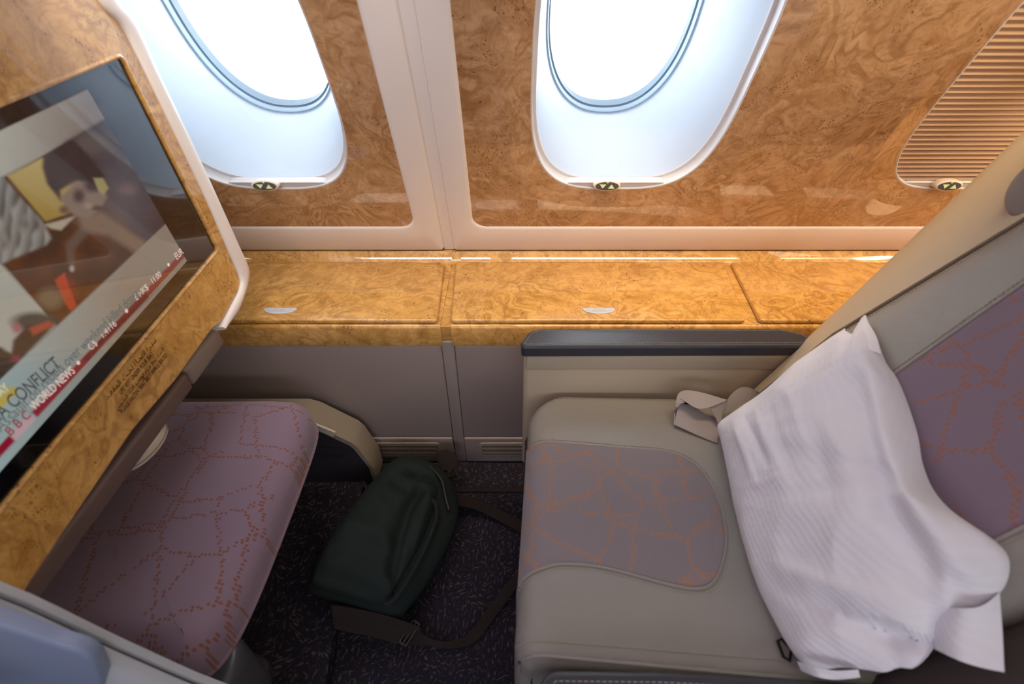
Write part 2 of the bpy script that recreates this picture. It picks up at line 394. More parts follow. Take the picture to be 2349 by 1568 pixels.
def grille(x0, x1):
    d0, d1 = .386, .44
    g = slab(rrect(x0, d0, x1, d1 + .014, .012, 4), lambda x, y, h: lw(x, y, h), .003, -.006, .0065).build('vent_grille', M['vent'], wl)
    slab(rrect(x0 + .008, d0 + .008, x1 - .008, d1 + .006, .006, 4), lambda x, y, h: lw(x, y, h), .0005, .004, .0071).build('vent_recess', M['vent_dark'], g)
    for i in range(8):
        d = d0 + .0105 + i * .0066
        MB().box((x0 + .009, d, .0062), (x1 - .009, d + .0030, .0079), .0006, 1, lambda c: lw(c.x, c.y, c.z)).build('slat', M['vent'], g)
grille(-.47, -.215); grille(-.098, .16)
MB().box((-.5, .460, .003), (-.30, .468, .008), .001, 1, lambda c: lw(c.x, c.y, c.z)).build('shadow_gap', M['vent_dark'], wl)

# ------------------------------------------------------------------ setting: leaning upper side wall with windows
W0 = Vector((0, 1.27, .58)); LEAN = R(24)
WV = Vector((0, -math.sin(LEAN), math.cos(LEAN))); WN = Vector((0, -math.cos(LEAN), -math.sin(LEAN)))
def W(u, v, n=0): return W0 + Vector((u, 0, 0)) + WV * v + WN * n
PITCH, UC, VC = .825, .253, .53
def opening(k, d=0, n=96): return superell(.215 + d, .311 + d, 3.3, UC + k * PITCH, VC, n)
TOP = 1.18
def bay(name, u0, u1, h0, h1, ks, label):
    b = thing(name, W((u0 + u1) / 2, 0, -.05), label, 'wall', None, 'structure')
    out = rrect(u0, -.006, u1, TOP, .012, 8); inn = rrect(h0, .095, h1, TOP - .09, .036, 8)
    mb = MB(); rr = []
    for d, n in ((0, -.05), (0, -.006), (.002, -.002), (.006, 0)): rr.append([W(p.x, p.y, n) for p in inset(out, d)])
    for d, n in ((-.011, 0), (-.006, -.001), (-.002, -.004), (0, -.009), (0, -.05)): rr.append([W(p.x, p.y, n) for p in inset(inn, d)])
    mb.loft(rr, cap0=False, cap1=False).build('bay_frame', M['white'], b)
    holes = [opening(k, .052) for k in ks]
    v, f = fill_holes(inset(inn, -.01), holes, W, -.004)
    mb = MB().add(v, f)
    for k in ks:
        prof = [(.052, -.004), (.047, -.0048), (.036, -.007), (.02, -.0098), (.006, -.0115), (.001, -.0125), (0, -.016), (0, -.045)]
        mb.loft([[W(p.x, p.y, n) for p in opening(k, d)] for d, n in prof], cap0=False, cap1=False)
    bm_o = mb.build('veneer_panel', M['burl_shaded'], b, angle=50)
    return b
bay('wall_bay_fore', -1.842, -.193, -1.75, -.262, (-1, -2), 'white framed burl wood window bay behind the screen')
bay('wall_bay_aft', -.165, 1.484, -.1015, 1.392, (0, 1), 'white framed burl wood window bay above the seat armrest')
o = MB().box((-.194, -.01, -.03), (-.164, TOP, -.008), .002, 1, lambda c: W(c.x, c.y, c.z)).build('trim_2', M['white'])
tag(o, 'recessed white joint strip between the two window bays', 'trim', None, 'structure')
# outer lining above and beside the bays
MBu = MB().box((-2.6, TOP - .01, -.06), (2.6, 1.75, -.005), .0, 1, lambda c: W(c.x, c.y, c.z)); o = MBu.build('wall_upper', M['white'], smooth=False); tag(o, 'white upper cabin sidewall over the window bays', 'wall', None, 'structure')
for i, (a, b_) in enumerate(((-2.6, -1.845), (1.487, 2.6))):
    o = MB().box((a, -.3, -.06), (b_, TOP, -.01), 0, 1, lambda c: W(c.x, c.y, c.z)).build('wall_end_' + ('fore', 'aft')[i], M['white'], smooth=False)
    tag(o, 'white sidewall beyond the ' + ('screen, out of view' if i == 0 else 'seat, out of view'), 'wall', None, 'structure')
# skin behind the lining, pierced by the outer windows (keeps daylight to the windows)
DO = -.255
def oval(k, d=0, n=96): return superell(.168 + d, .258 + d, 2.35, UC - .010 + k * PITCH, .508, n)
v, f = fill_holes(rrect(-2.6, -.62, 2.6, 1.9, .01, 3), [oval(k, .012) for k in (-2, -1, 0, 1)], W, DO - .002)
o = obj('wall_skin', v, f, M['white'], None, smooth=False); tag(o, 'outer fuselage skin around the oval window panes', 'wall', None, 'structure')

def window(num, k, closed, label):
    w = thing('window_%d' % num, W(UC + k * PITCH, .2, -.1), label, 'window', None, 'structure')
    O = lambda d, n: [W(p.x, p.y, n) for p in opening(k, d)]
    MB().loft([O(.001, -.013), O(-.0015, -.0125), O(-.003, -.0135), O(-.0035, -.030), O(-.005, -.035), O(-.011, -.037), O(-.012, -.041)], cap0=False, cap1=False).build('bezel', M['bezel'], w)
    if closed:
        rows = []; op = opening(k, -.006)
        u0, u1 = UC + k * PITCH - .212, UC + k * PITCH + .212; v0 = VC - .308; n = 48; p = .62 / n
        for i in range(n * 2 + 1):
            v_ = v0 + i * p / 2; rows.append([W(u0, v_, -.022 if i % 2 else -.0275), W(u1, v_, -.022 if i % 2 else -.0275)])
        MB().loft(rows, closed=False).build('pleated_shade', M['shade'], w, smooth=False)
    fun = []
    for i in range(9):
        t_ = i / 8; A = opening(k, -.012); B = oval(k, .0); n_ = -.041 + (DO + .041) * t_
        s_ = t_ ** .8
        fun.append([W(*(a.lerp(b, s_)), n_) for a, b in zip(A, B)])
    MB().loft(fun, cap0=False, cap1=False).build('reveal', M['funnel'], w)
    V = lambda d, n: [W(p.x, p.y, n) for p in oval(k, d)]
    MB().loft([V(.0, DO + .001), V(-.004, DO + .003), V(-.006, DO - .002), V(-.006, DO - .012)], cap0=False, cap1=False).build('window_seal', M['seal'], w)
    MB().loft([V(-.006, DO - .012), V(-.010, DO - .014), V(-.010, DO - .022), V(-.008, DO - .022), V(-.008, DO - .040)], cap0=False, cap1=False).build('seal_groove', M['seal_dark'], w)
    MB().loft([V(-.0075, DO - .034), V(-.0075, DO - .036)]).build('outer_pane', M['pane'], w)
    if not closed: MB().loft([O(-.0105, -.0385), O(-.0105, -.0398)]).build('inner_pane', M['pane'], w)
    # flat ledge that closes the bottom of the opening
    vl = VC - .311 + .019; op = [p for p in opening(k, -.0035, 240) if p.y <= vl]; op.sort(key=lambda p: p.x)
    poly = op + [Vector((op[-1].x, vl)), Vector((op[0].x, vl))]
    led = slab(resample([Vector((p.x, p.y)) for p in poly], 80), W, .0008, -.034, -.0165).build('sill_ledge', M['bezel'], w)
    MB().tube([W(op[0].x + .006, vl, -.0170), W(op[-1].x - .006, vl, -.0170)], .0014, 6).build('sill_bead', M['white_gloss'], led)
    # shade switch: an oval button on a short stalk
    cu, cv = UC + k * PITCH - .024, .241
    N = (WN + WV * .42).normalized(); U = Vector((1, 0, 0)); Vv = N.cross(U).normalized()
    if Vv.z < 0: Vv = -Vv
    P0 = W(cu, cv, -.004)
    F = lambda x, y, h: P0 + U * x + Vv * y + N * h
    sw = slab(superell(.033, .0135, 2.1, 0, 0, 40), F, .004, -.012, .004).build('shade_switch', M['switch'], w)
    MB().loft([[F(p.x, p.y, -.011) for p in superell(.029, .0105, 2, 0, -.001, 24)], [W(cu + p.x, cv - .010 + p.y, -.034) for p in superell(.024, .006, 2, 0, 0, 24)]]).build('switch_stalk', M['switch'], w)
    slab(superell(.0278, .0102, 2.1, 0, -.0004, 40), F, .0004, .002, .0048).build('switch_face', M['switch_face'], sw)
    slab(superell(.0032, .0028, 2, 0, .0094, 16), F, .0015, .002, .0062).build('indicator_bump', M['switch'], sw)
    for sx, up in ((-.0105, -1), (.0105, 1)):
        tri = [Vector((sx - .0078, -.0008 - up * .0050)), Vector((sx + .0078, -.0008 - up * .0050)), Vector((sx, -.0008 + up * .0050))]
        MB().loft([[F(p.x, p.y, .0046) for p in tri], [F(p.x, p.y, .0056) for p in tri]]).build('arrow', M['arrow'], sw, smooth=False)
    return w
window(1, -1, False, 'bright window with open shade partly hidden by the screen')
window(2, 0, False, 'bright window with open shade between joint strip and seat')
window(3, 1, True, 'window closed by a beige pleated shade behind the seat wing')
window(4, -2, False, 'bright window ahead of the screen, out of view')

# ------------------------------------------------------------------ burl storage consoles along the wall
CZ, CY0, CY1 = .546, .95, 1.252
def console_body(x0, x1, name, loc, label):
    t_ = thing(name, loc, label, 'cabinet', 'wooden storage consoles along the window wall')
    prof = [(CY0, .486), (CY0 - .001, .49), (CY0, .538), (CY0 + .0015, .543), (CY0 + .006, CZ), (CY1 - .012, CZ), (CY1 - .006, CZ + .0012), (CY1 - .002, CZ + .006), (CY1 + .008, CZ + .012), (CY1 + .018, .5738), (CY1 + .034, .5738), (CY1 + .034, .44), (CY0 + .03, .44), (CY0 + .03, .486)]
    MB().loft([[Vector((x, y, z)) for y, z in prof] for x in (x0, x0 + .001, x1 - .001, x1)]).build('console_body', M['burl'], t_, angle=50)
    return t_
def lid(quad, parent, latch_x=None, cr=.012):
    """lid plate from four plan corners (back-left, back-right, front-right, front-left)"""
    q = [Vector((p[0], p[1])) for p in quad]; out = []
    for i in range(4):
        a, b, c = q[i - 1], q[i], q[(i + 1) % 4]; r = cr * (1 if i in (2, 3) else .5)
        p0 = b + (a - b).normalized() * r; p1 = b + (c - b).normalized() * r
        for j in range(7):
            s = j / 6; out.append((p0.lerp(b, s)).lerp(b.lerp(p1, s), s))
    l = slab(out, lambda x, y, h: Vector((x, y, CZ + h)), .0055, .0028, .0125).build('lid', M['burl'], parent, angle=50)
    slab(inset(out, .003), lambda x, y, h: Vector((x, y, CZ + h)), .0003, -.002, .0030).build('lid_gap_shadow', M['vent_dark'], l)  # dark sheet added under the lid, painting shade into the gap
    if latch_x is not None:
        z = CZ + .0125; half = [Vector((-.04, .003)), Vector((-.036, .006)), Vector((.036, .006)), Vector((.04, .003))]
        arc = [Vector((.04 * math.cos(R(a)), .003 + .0185 * math.sin(R(a)))) for a in range(-8, -173, -8)]
        y0 = 1.000
        f = lambda x, y, h: Vector((latch_x + x, y0 + y * 1.15, z + h))
        la = slab(half[::1] + arc, f, .0012, -.003, .0022).build('push_latch', M['latch'], parent)
        MB().tube([f(.032 * math.cos(R(a)), .002 + .0125 * math.sin(R(a)), .0022) for a in range(-10, -171, -10)], .0005, 5).build('embossed_arc', M['emboss'], la)
        lettering('lettering', 'PUSH', f(-.0145, -.0075, .0026), (1, 0, 0), (0, 1, 0), .029, .0085, M['emboss'], la)
    return l
c1 = console_body(-1.6, -.171, 'storage_console', (-.9, 1.1, .44), 'burl wood console with one lid below the window behind the screen')
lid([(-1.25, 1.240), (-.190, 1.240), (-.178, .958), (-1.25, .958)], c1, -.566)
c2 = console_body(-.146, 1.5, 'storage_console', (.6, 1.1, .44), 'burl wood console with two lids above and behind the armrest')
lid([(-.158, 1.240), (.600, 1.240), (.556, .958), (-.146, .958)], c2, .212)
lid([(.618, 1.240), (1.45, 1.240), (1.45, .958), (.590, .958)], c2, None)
prof = [(CY0 + .004, .486), (CY0 + .004, .541), (CY0 + .010, CZ - .003), (CY1 - .010, CZ - .003), (CY1 + .006, CZ + .010), (CY1 + .017, .573), (CY1 + .03, .573), (CY1 + .03, .44), (CY0 + .03, .44)]
o = MB().loft([[Vector((x, y, z)) for y, z in prof] for x in (-.1715, -.1455)]).build('trim_3', M['burl'], None, angle=50)
tag(o, 'narrow recessed burl wood strip joining the two consoles', 'trim', None, 'structure')

# ------------------------------------------------------------------ footrest
ft = thing('footrest', (-.75, .57, .05), 'purple patterned fabric footrest below the screen', 'footrest')
pts = [(-.98, .845), (-.80, .847), (-.555, .850), (-.505, .845), (-.483, .828), (-.466, .79), (-.459, .70), (-.457, .52), (-.459, .40), (-.468, .33), (-.486, .295), (-.52, .288), (-.58, .30), (-.80, .30), (-.98, .30)]
poly = [Vector((p.x, p.y)) for p in resample(catmull([Vector((x, y, 0)) for x, y in pts], 5, True), 150)]
slab(poly, lambda x, y, h: Vector((x, y, h - .010 * max(0, (x + .60) / .15) ** 2)), .055, .335, .428, .006, 6, 8).build('cushion', M['foot'], ft)
e = inset(poly, -.0005)
MB().tube([Vector((p.x, p.y, .337)) for p in e], .0035, 6, True).build('piping', M['foot'], ft)
slab(inset(poly, .07), lambda x, y, h: Vector((x, y, h)), .004, .27, .336).build('support_tray', M['mid_plastic'], ft)
MB().box((-.97, .40, .05), (-.62, .74, .275), .01).build('pedestal', M['dark_plastic'], ft)

# dark side housing between footrest and wall
fh = thing('footwell_housing', (-.6, .89, .05), 'charcoal footwell housing with beige cap beside the footrest', 'housing')
prof = [(-.95, .05), (-.397, .05), (-.393, .075), (-.398, .12), (-.424, .20), (-.432, .215), (-.515, .283), (-.535, .288), (-.95, .288)]
f = lambda x, y, h: Vector((x, h, y))
poly = [Vector(p) for p in prof]
mb = MB().loft([[Vector((x, .872, z)) for x, z in prof], [Vector((x, .90, z)) for x, z in prof]]); mb.build('side_face', M['dark_plastic'], fh, angle=20)
cap_o = [(-.95, .405), (-.545, .405), (-.52, .372), (-.415, .268), (-.398, .235), (-.378, .12), (-.380, .05), (-.395, .05), (-.3965, .118), (-.424, .205), (-.435, .219), (-.515, .287), (-.95, .292)]
mb = MB().loft([[Vector((x, .866, z)) for x, z in ((x - .0, z) for x, z in [(-.95, .310), (-.54, .310), (-.512, .298), (-.425, .226), (-.412, .205), (-.388, .12), (-.386, .05), (-.395, .05), (-.3975, .12), (-.424, .20), (-.433, .214), (-.515, .282), (-.95, .288)])],
               [Vector((x, .945, z)) for x, z in [(-.95, .310), (-.54, .310), (-.512, .298), (-.425, .226), (-.412, .205), (-.388, .12), (-.386, .05), (-.395, .05), (-.3975, .12), (-.424, .20), (-.433, .214), (-.515, .282), (-.95, .288)]]])
mb.build('housing_cap', M['cap'], fh, angle=20)
strip_ = [aty(*q, .864) for q in [(697, 963), (768, 992), (765, 1002), (697, 974)]]
MB().loft([strip_, [p + Vector((0, .006, 0)) for p in strip_]]).build('silver_strip', M['silver'], fh, smooth=False)
MB().box((-.54, .8695, .20), (-.455, .8725, .2015), 0).build('recess_line', M['vent_dark'], fh)
MB().box((-.54, .8695, .170), (-.455, .8725, .1712), 0).build('recess_line', M['vent_dark'], fh)
lettering('lettering', '–– — –-–', (-.545, .8705, .158), (1, 0, 0), (0, 0, 1), .085, .0025, M['vent_dark'], fh)

# rounded grey bracket cover near the aisle
bc = thing('bracket_cover', (-.53, .36, .05), 'rounded grey plastic cover under the near corner of the footrest', 'cover')
pts = [(-.64, .268), (-.50, .268), (-.494, .30), (-.502, .385), (-.527, .412), (-.555, .417), (-.59, .40), (-.625, .37)]
poly = [Vector((p.x, p.y)) for p in resample(catmull([Vector((x, y, 0)) for x, y in pts], 5, True), 60)]
slab(poly, lambda x, y, h: Vector((x, y, h)), .006, .045, .085).build('cover_foot', M['dark_plastic'], bc)
pts = [(-.60, .274), (-.505, .274), (-.482, .30), (-.490, .365), (-.522, .395), (-.56, .393), (-.59, .355)]
poly = [Vector((p.x, p.y)) for p in resample(catmull([Vector((x, y, 0)) for x, y in pts], 5, True), 60)]
slab(poly, lambda x, y, h: Vector((x, y, h)), .03, .08, .262, .004, 4).build('cover_dome', M['mid_plastic'], bc)

# ------------------------------------------------------------------ front seat shell with screen
ss = thing('seat_back_shell', (-.75, .6, 0), 'seat back shell with burl wood fascia and news screen', 'seat')
MO = Vector((-.61, 0, .762)); MU = Vector((-.083, 0, 1)).normalized(); MR = Vector((0, 1, 0)); MN = Vector((1, 0, .083)).normalized()
def Mo(y, z, h=0): return MO + MR * y + MU * z + MN * h                # y along the cabin wall axis, z up the screen
def mpx(px, py): p = at(px, py, MO, MN) - MO; return Vector((p.y, p.dot(MU)))
# fascia outline (plan of the screen plane)
inner_edge = [mpx(*p) for p in [(286, 71), (357, 214), (432, 370), (475, 461), (518, 560), (553, 642), (547, 668), (527, 705), (509, 737)]]
low_edge = [mpx(*p) for p in [(494, 748), (478, 768), (405, 871), (306, 986), (230, 1100), (138, 1235), (47, 1373)]]
out = [Vector((.05, .60)), Vector((.90, .60)), Vector((.945, .50))] + inner_edge + low_edge + [Vector((.20, low_edge[-1].y - .005)), Vector((.05, low_edge[-1].y - .008))]
poly = [Vector((p.x, p.y)) for p in resample([Vector((p.x, p.y, 0)) for p in out], 160)]
scr = [mpx(*p) for p in [(279, 132), (499.5, 571), (53.6, 1100), (-250, 1452)]]
sr = [scr[0], scr[1], scr[2], Vector((.19, -.045)), Vector((.19, .318)), mpx(0, 248)]
def rounded(poly, r, k=5):
    o_ = []; n = len(poly)
    for i in range(n):
        a, b, c = poly[i - 1], poly[i], poly[(i + 1) % n]; rr = min(r, (a - b).length / 2.2, (c - b).length / 2.2)
        p0 = b + (a - b).normalized() * rr; p1 = b + (c - b).normalized() * rr
        for j in range(k + 1): s = j / k; o_.append((p0.lerp(b, s)).lerp(b.lerp(p1, s), s))
    return o_
srr = rounded(sr, .007)
srr = [Vector((p.x, p.y)) for p in srr]
mb = MB()
for ins, h in ((0, -.05),): pass
v, f = fill_holes(inset(poly, .004), [inset(srr, -.007)], Mo, .0)
mb.add(v, f)
mb.loft([[Mo(p.x, p.y, h) for p in inset(poly, d)] for d, h in ((0, -.05), (0, -.004), (.0015, -.001), (.004, 0))], cap0=False, cap1=False)
mb.loft([[Mo(p.x, p.y, h) for p in inset(srr, d)] for d, h in ((-.007, 0), (-.003, .0012), (0, -.0012), (0, -.008))], cap0=False, cap1=False)
mb.build('wood_fascia', M['burl'], ss, angle=40)
# white edge trim along the window side
oe = [mpx(*p) for p in [(257, -25), (271, 0), (307, 39), (357, 157), (415, 277), (475, 404), (546, 560), (568, 608), (573, 628), (567, 652), (547, 710), (527, 738), (512, 757)]]
ie = [Vector((.93, .50)), mpx(229, 7), mpx(286, 71), mpx(357, 214), mpx(415, 335), mpx(475, 461), mpx(518, 560), mpx(545, 622), mpx(552, 643), mpx(547, 668), mpx(530, 702), mpx(517, 727), mpx(506, 750)]
oe = [Vector((1.0, .52))] + oe[1:]
n_ = 60
OE = resample(catmull([Vector((p.x, p.y, 0)) for p in oe], 6), n_, False); IE = resample(catmull([Vector((p.x, p.y, 0)) for p in ie], 6), n_, False)
rings = []
for a, b in zip(IE, OE):
    m_ = a.lerp(b, .5); w_ = (b - a)
    rings.append([Mo(a.x, a.y, -.05), Mo(a.x, a.y, .002), Mo(*(a + w_ * .12).xy, .006), Mo(*(a + w_ * .5).xy, .0085), Mo(*(a + w_ * .82).xy, .006), Mo(*(a + w_ * .97).xy, -.002), Mo(b.x, b.y, -.014), Mo(b.x, b.y, -.10)])
MB().loft(rings).build('edge_trim', M['white'], ss, angle=60)
# shell body behind
MB().box((-1.15, .27, .66), (-.68, .93, 1.36), .03, 3).build('shell_body', M['side'], ss)
MB().box((-1.25, .27, .02), (-1.0, .86, .68), .02, 3).build('shell_foot', M['dark_plastic'], ss)
# screen
mon = slab(srr, Mo, .0006, -.012, -.004).build('screen', M['screen'], ss)
# broadcast picture: printed by vertex colour on a flat display mesh
import numpy as np
TR_, BR_ = mpx(205, 203), mpx(433, 598); DL = (mpx(0, 1089) - BR_).normalized() * .62; DT = (mpx(0, 300) - TR_).normalized() * .62
nx, ny = 230, 150; v = []; f = []
for j in range(ny + 1):
    for i in range(nx + 1):
        s_ = i / nx; t_ = j / ny; q = (BR_ + DL * s_).lerp(TR_ + DT * s_, t_); v.append(Mo(q.x, q.y, -.0035))
for j in range(ny):
    for i in range(nx):
        a = j * (nx + 1) + i; f.append([a, a + 1, a + nx + 2, a + nx + 1])
# the print is worked out in the flat coordinates of the photograph of the screen (a homography of the display plane)
V_ = np.array([tuple(p) for p in v]) - np.array([0, 0, EYE]); fw = V_[:, 1] * cT - V_[:, 2] * sT; upv = V_[:, 1] * sT + V_[:, 2] * cT
X_ = 1174.5 + FPX * V_[:, 0] / fw; Y_ = 784 - FPX * upv / fw
def lin3(h): return np.array(srgb(h)[:3])
nz = np.array([noise.noise(Vector((x * .02, y * .02, 1))) for x, y in zip(X_, Y_)]); nz2 = np.array([noise.noise(Vector((x * .07, y * .03, 5))) for x, y in zip(X_, Y_)])
col = np.outer(np.clip(.5 + nz, 0, 1), lin3('2c1d1a')) + np.outer(1 - np.clip(.5 + nz, 0, 1), lin3('4e2c1c'))
def over(k, h, h2=None, g=None):
    global col
    c_ = lin3(h)[None, :] if h2 is None else lin3(h)[None, :] * (1 - g[:, None]) + lin3(h2)[None, :] * g[:, None]
    col = col * (1 - k[:, None]) + c_ * k[:, None]
def polym(pts, soft=3.0):
    ins = np.zeros(len(X_), bool); dist = np.full(len(X_), 1e9)
    for (x0, y0), (x1, y1) in zip(pts, pts[1:] + pts[:1]):
        c_ = ((y0 > Y_) != (y1 > Y_)); xi = x0 + (Y_ - y0) / ((y1 - y0) if y1 != y0 else 1e-9) * (x1 - x0); ins ^= c_ & (X_ < xi)
        t_ = np.clip(((X_ - x0) * (x1 - x0) + (Y_ - y0) * (y1 - y0)) / max(1e-9, (x1 - x0) ** 2 + (y1 - y0) ** 2), 0, 1)
        dist = np.minimum(dist, np.hypot(X_ - x0 - t_ * (x1 - x0), Y_ - y0 - t_ * (y1 - y0)))
    return np.clip(.5 + np.where(ins, dist, -dist) / (2 * soft), 0, 1)
def ell(cx, cy, rx, ry, soft=.3): return np.clip((1 + soft - np.hypot((X_ - cx) / rx, (Y_ - cy) / ry)) / (2 * soft), 0, 1)
gx = np.clip(X_ / 433, 0, 1)
over(polym([(205, 203), (244, 272), (96, 358), (10, 404), (-500, 640), (-500, 520), (0, 300)], 2.5), 'a3a197', '7a6e68', np.clip(X_ / 200, 0, 1))
over(polym([(244, 272), (381, 512), (330, 570), (250, 430), (150, 345), (150, 328)], 8), '38323a')
over(ell(285, 440, 55, 80, .6) * .6, '5a5a62'); over(ell(215, 330, 50, 26, .5) * .7, '5c5350')
over(polym([(180, 500), (232, 486), (340, 560), (318, 585), (250, 540), (190, 530)], 7), '705c4c')
over(polym([(16, 403), (96, 362), (180, 370), (180, 470), (153, 491), (105, 508)], 2.5), 'a8935c', '8f7638', np.clip((Y_ - 380) / 130, 0, 1))
over(polym([(140, 452), (178, 410), (232, 420), (246, 450), (232, 480), (200, 502), (172, 495), (146, 470)], 4), '77655a')
over(polym([(159, 322), (99, 358), (97, 384), (108, 422), (140, 462), (139, 436), (178, 414), (204, 418), (222, 440), (240, 403), (204, 358), (172, 323)], 4), '2b2429')
over(ell(181, 449, 13, 15, .5), '33262a'); over(ell(211, 425, 17, 15, .5), '2f262b'); over(ell(224, 477, 15, 6, .6), '45302e'); over(ell(203, 472, 8, 6, .7), '8d7a6e'); over(ell(147, 481, 11, 9, .5), '5a3d30')
over(polym([(214, 408), (236, 408), (249, 432), (236, 448), (224, 434)], 2.5), '94895e')
over(ell(292, 434, 18, 12, .7) * .6, '7a6468')
st_ = np.clip(.5 + .22 * np.sin(X_ * .22 + Y_ * .05 + nz2 * 3) + nz2 * .5, 0, 1)
over(polym([(-400, 600), (-60, 420), (8, 405), (54, 460), (96, 505), (118, 547), (105, 562), (41, 588), (-200, 700)], 4), '4b4a48', '8f8f8b', st_)
over(polym([(102, 515), (172, 496), (140, 528), (118, 524)], 3), 'a09884'); over(polym([(150, 560), (185, 520), (205, 530), (172, 570), (170, 610), (155, 600)], 5) * .7, '59504c')
over(polym([(126, 642), (148, 624), (176, 701), (162, 713), (146, 690)], 2.5), 'a43a24'); over(polym([(158, 628), (172, 650), (182, 690), (160, 660)], 4) * .7, '702c1e')
over(ell(116, 684, 30, 24, .4) * .8, '6c604e'); over(ell(165, 616, 5, 7, .5), '9a968c')
over(polym([(-500, 700), (-10, 600), (8, 610), (130, 747), (51, 820), (-500, 1300)], 2), '9b9d94')
over(ell(80, 738, 52, 22, .3), '30393c'); over(polym([(30, 780), (62, 745), (120, 740), (110, 762), (50, 822), (20, 850)], 4), '2b2a2b'); over(polym([(66, 752), (112, 735), (124, 747), (76, 770)], 3), '8f4034'); over(ell(38, 752, 10, 12, .5), '8d5a60')
over(polym([(-400, 1000), (0, 794), (44, 822), (0, 869)], 3), '33302e'); over(ell(38, 822, 14, 7, .5), '7a3a44')
over(polym([(381, 512), (440, 610), (-500, 1660), (-500, 1320), (0, 871)], 1.5), '93a5a6', '85796c', np.clip(gx * 1.5, 0, 1))
def strip(a, b, c_, d): return polym([a, b, c_, d], 1.2)
over(strip((419, 575), (427, 586), (86, 956), (71, 946)), '8a2234', '7a3428', gx); over(strip((330, 668), (342, 682), (200, 830), (188, 822)) * .6, '4a1c22')
over(strip((68, 950), (84, 959), (36, 1011), (22, 993)), 'b59a9e'); over(strip((20, 998), (34, 1012), (-300, 1372), (-300, 1350)), '86102c')
over(polym([(27, 884), (43, 896), (-100, 1040), (-100, 1008)], 1.5), 'b39d4a')
t = NT('broadcast_picture'); vc = t.n('ShaderNodeVertexColor', layer_name='print'); t.fin(srgb('08080a'), .12, coat=1)
t.set(t.b, 'Emission Color', vc.outputs[0]); t.set(t.b, 'Emission Strength', .85)
pic = obj('broadcast_picture', v, f, t.m, mon, smooth=False)
ca = pic.data.color_attributes.new('print', 'FLOAT_COLOR', 'POINT')
ca.data.foreach_set('color', np.hstack([col, np.ones((len(col), 1))]).astype(np.float32).ravel())
E = dict(dark=emit('text_dark', '4c5254', .45), grey=emit('text_grey', '606868', .5), pale=emit('text_pale', 'd8c4bc', .6), yellow=emit('text_yellow', 'e0cf86', .5), red=emit('text_red', '8a3a44', .5))
def scr_text(s, px, py, wpx_end, h, mat, **k):
    a = mpx(px, py); b = mpx(*wpx_end)
    lettering('lettering', s, Mo(a.x, a.y, -.0028), Mo(b.x, b.y) - Mo(a.x, a.y), MU, (b - a).length, h, mat, mon, **k)
scr_text('SYRIA CONFLICT', -38, 1008, (146, 838), .018, E['dark'], bold=True)
scr_text('Assault on rebels over weekend killed dozens', 8, 992, (330, 672), .0145, E['grey'])
scr_text('WORLD NEWS', 84, 942, (178, 853), .012, E['pale'], bold=True)
scr_text('•', 184, 838, (190, 832), .006, E['pale'])
scr_text('C$   1.4116', 215, 806, (274, 747), .012, E['pale'])
scr_text('•', 294, 719, (299, 713), .006, E['pale'])
scr_text('£ HK$   11.00', 319, 691, (376, 634), .012, E['pale'])
scr_text('•', 390, 612, (394, 608), .006, E['pale'])
scr_text('EUR', 410, 596, (425, 580), .012, E['pale'])
scr_text('B B C', 30, 1000, (78, 953), .012, E['red'], bold=True)
scr_text('TODAY', -30, 935, (30, 893), .012, E['yellow'], bold=True)
# printed notices on the fascia
def shape_arabic(s):
    tb = {'ا': (0xFE8D, 0xFE8E, 0, 0), 'أ': (0xFE83, 0xFE84, 0, 0), 'ب': (0xFE8F, 0xFE90, 0xFE91, 0xFE92), 'ت': (0xFE95, 0xFE96, 0xFE97, 0xFE98), 'ة': (0xFE93, 0xFE94, 0, 0), 'ث': (0xFE99, 0xFE9A, 0xFE9B, 0xFE9C), 'ج': (0xFE9D, 0xFE9E, 0xFE9F, 0xFEA0), 'ح': (0xFEA1, 0xFEA2, 0xFEA3, 0xFEA4), 'د': (0xFEA9, 0xFEAA, 0, 0), 'ر': (0xFEAD, 0xFEAE, 0, 0), 'ز': (0xFEAF, 0xFEB0, 0, 0), 'س': (0xFEB1, 0xFEB2, 0xFEB3, 0xFEB4), 'ط': (0xFEC1, 0xFEC2, 0xFEC3, 0xFEC4), 'ع': (0xFEC9, 0xFECA, 0xFECB, 0xFECC), 'ق': (0xFED5, 0xFED6, 0xFED7, 0xFED8), 'ك': (0xFED9, 0xFEDA, 0xFEDB, 0xFEDC), 'ل': (0xFEDD, 0xFEDE, 0xFEDF, 0xFEE0), 'م': (0xFEE1, 0xFEE2, 0xFEE3, 0xFEE4), 'ن': (0xFEE5, 0xFEE6, 0xFEE7, 0xFEE8), 'و': (0xFEED, 0xFEEE, 0, 0), 'ـ': (0x640, 0x640, 0x640, 0x640), 'ء': (0xFE80, 0, 0, 0)}
    o_ = ''
    for i, ch in enumerate(s):
        if ch not in tb: o_ += ch; continue
        pv = s[i - 1] if i else ' '; nx_ = s[i + 1] if i + 1 < len(s) else ' '
        jp = pv in tb and tb[pv][2] and tb[ch][1]; jn = nx_ in tb and tb[nx_][1] and tb[ch][2]
        o_ += chr(tb[ch][3 if jp and jn else 1 if jp else 2 if jn else 0])
    return o_[::-1]
def fas_text(s, p0, p1, h, **k):
    a = mpx(*p0); b = mpx(*p1)
    lettering('lettering', s, Mo(a.x, a.y, .0006), Mo(b.x, b.y) - Mo(a.x, a.y), MU, (b - a).length, h, M['ink'], ss, **k)
fas_text(shape_arabic('ستـرة النجـاة تحـت المقعـد'), (248, 921), (361, 785), .012)
fas_text('LIFE VEST UNDER YOUR SEAT', (278, 905), (352, 814), .0078)
fas_text(shape_arabic('الرجـاء ربـط حـزام المقعـد أثنـاء الجلـوس'), (272, 945), (378, 806), .012)
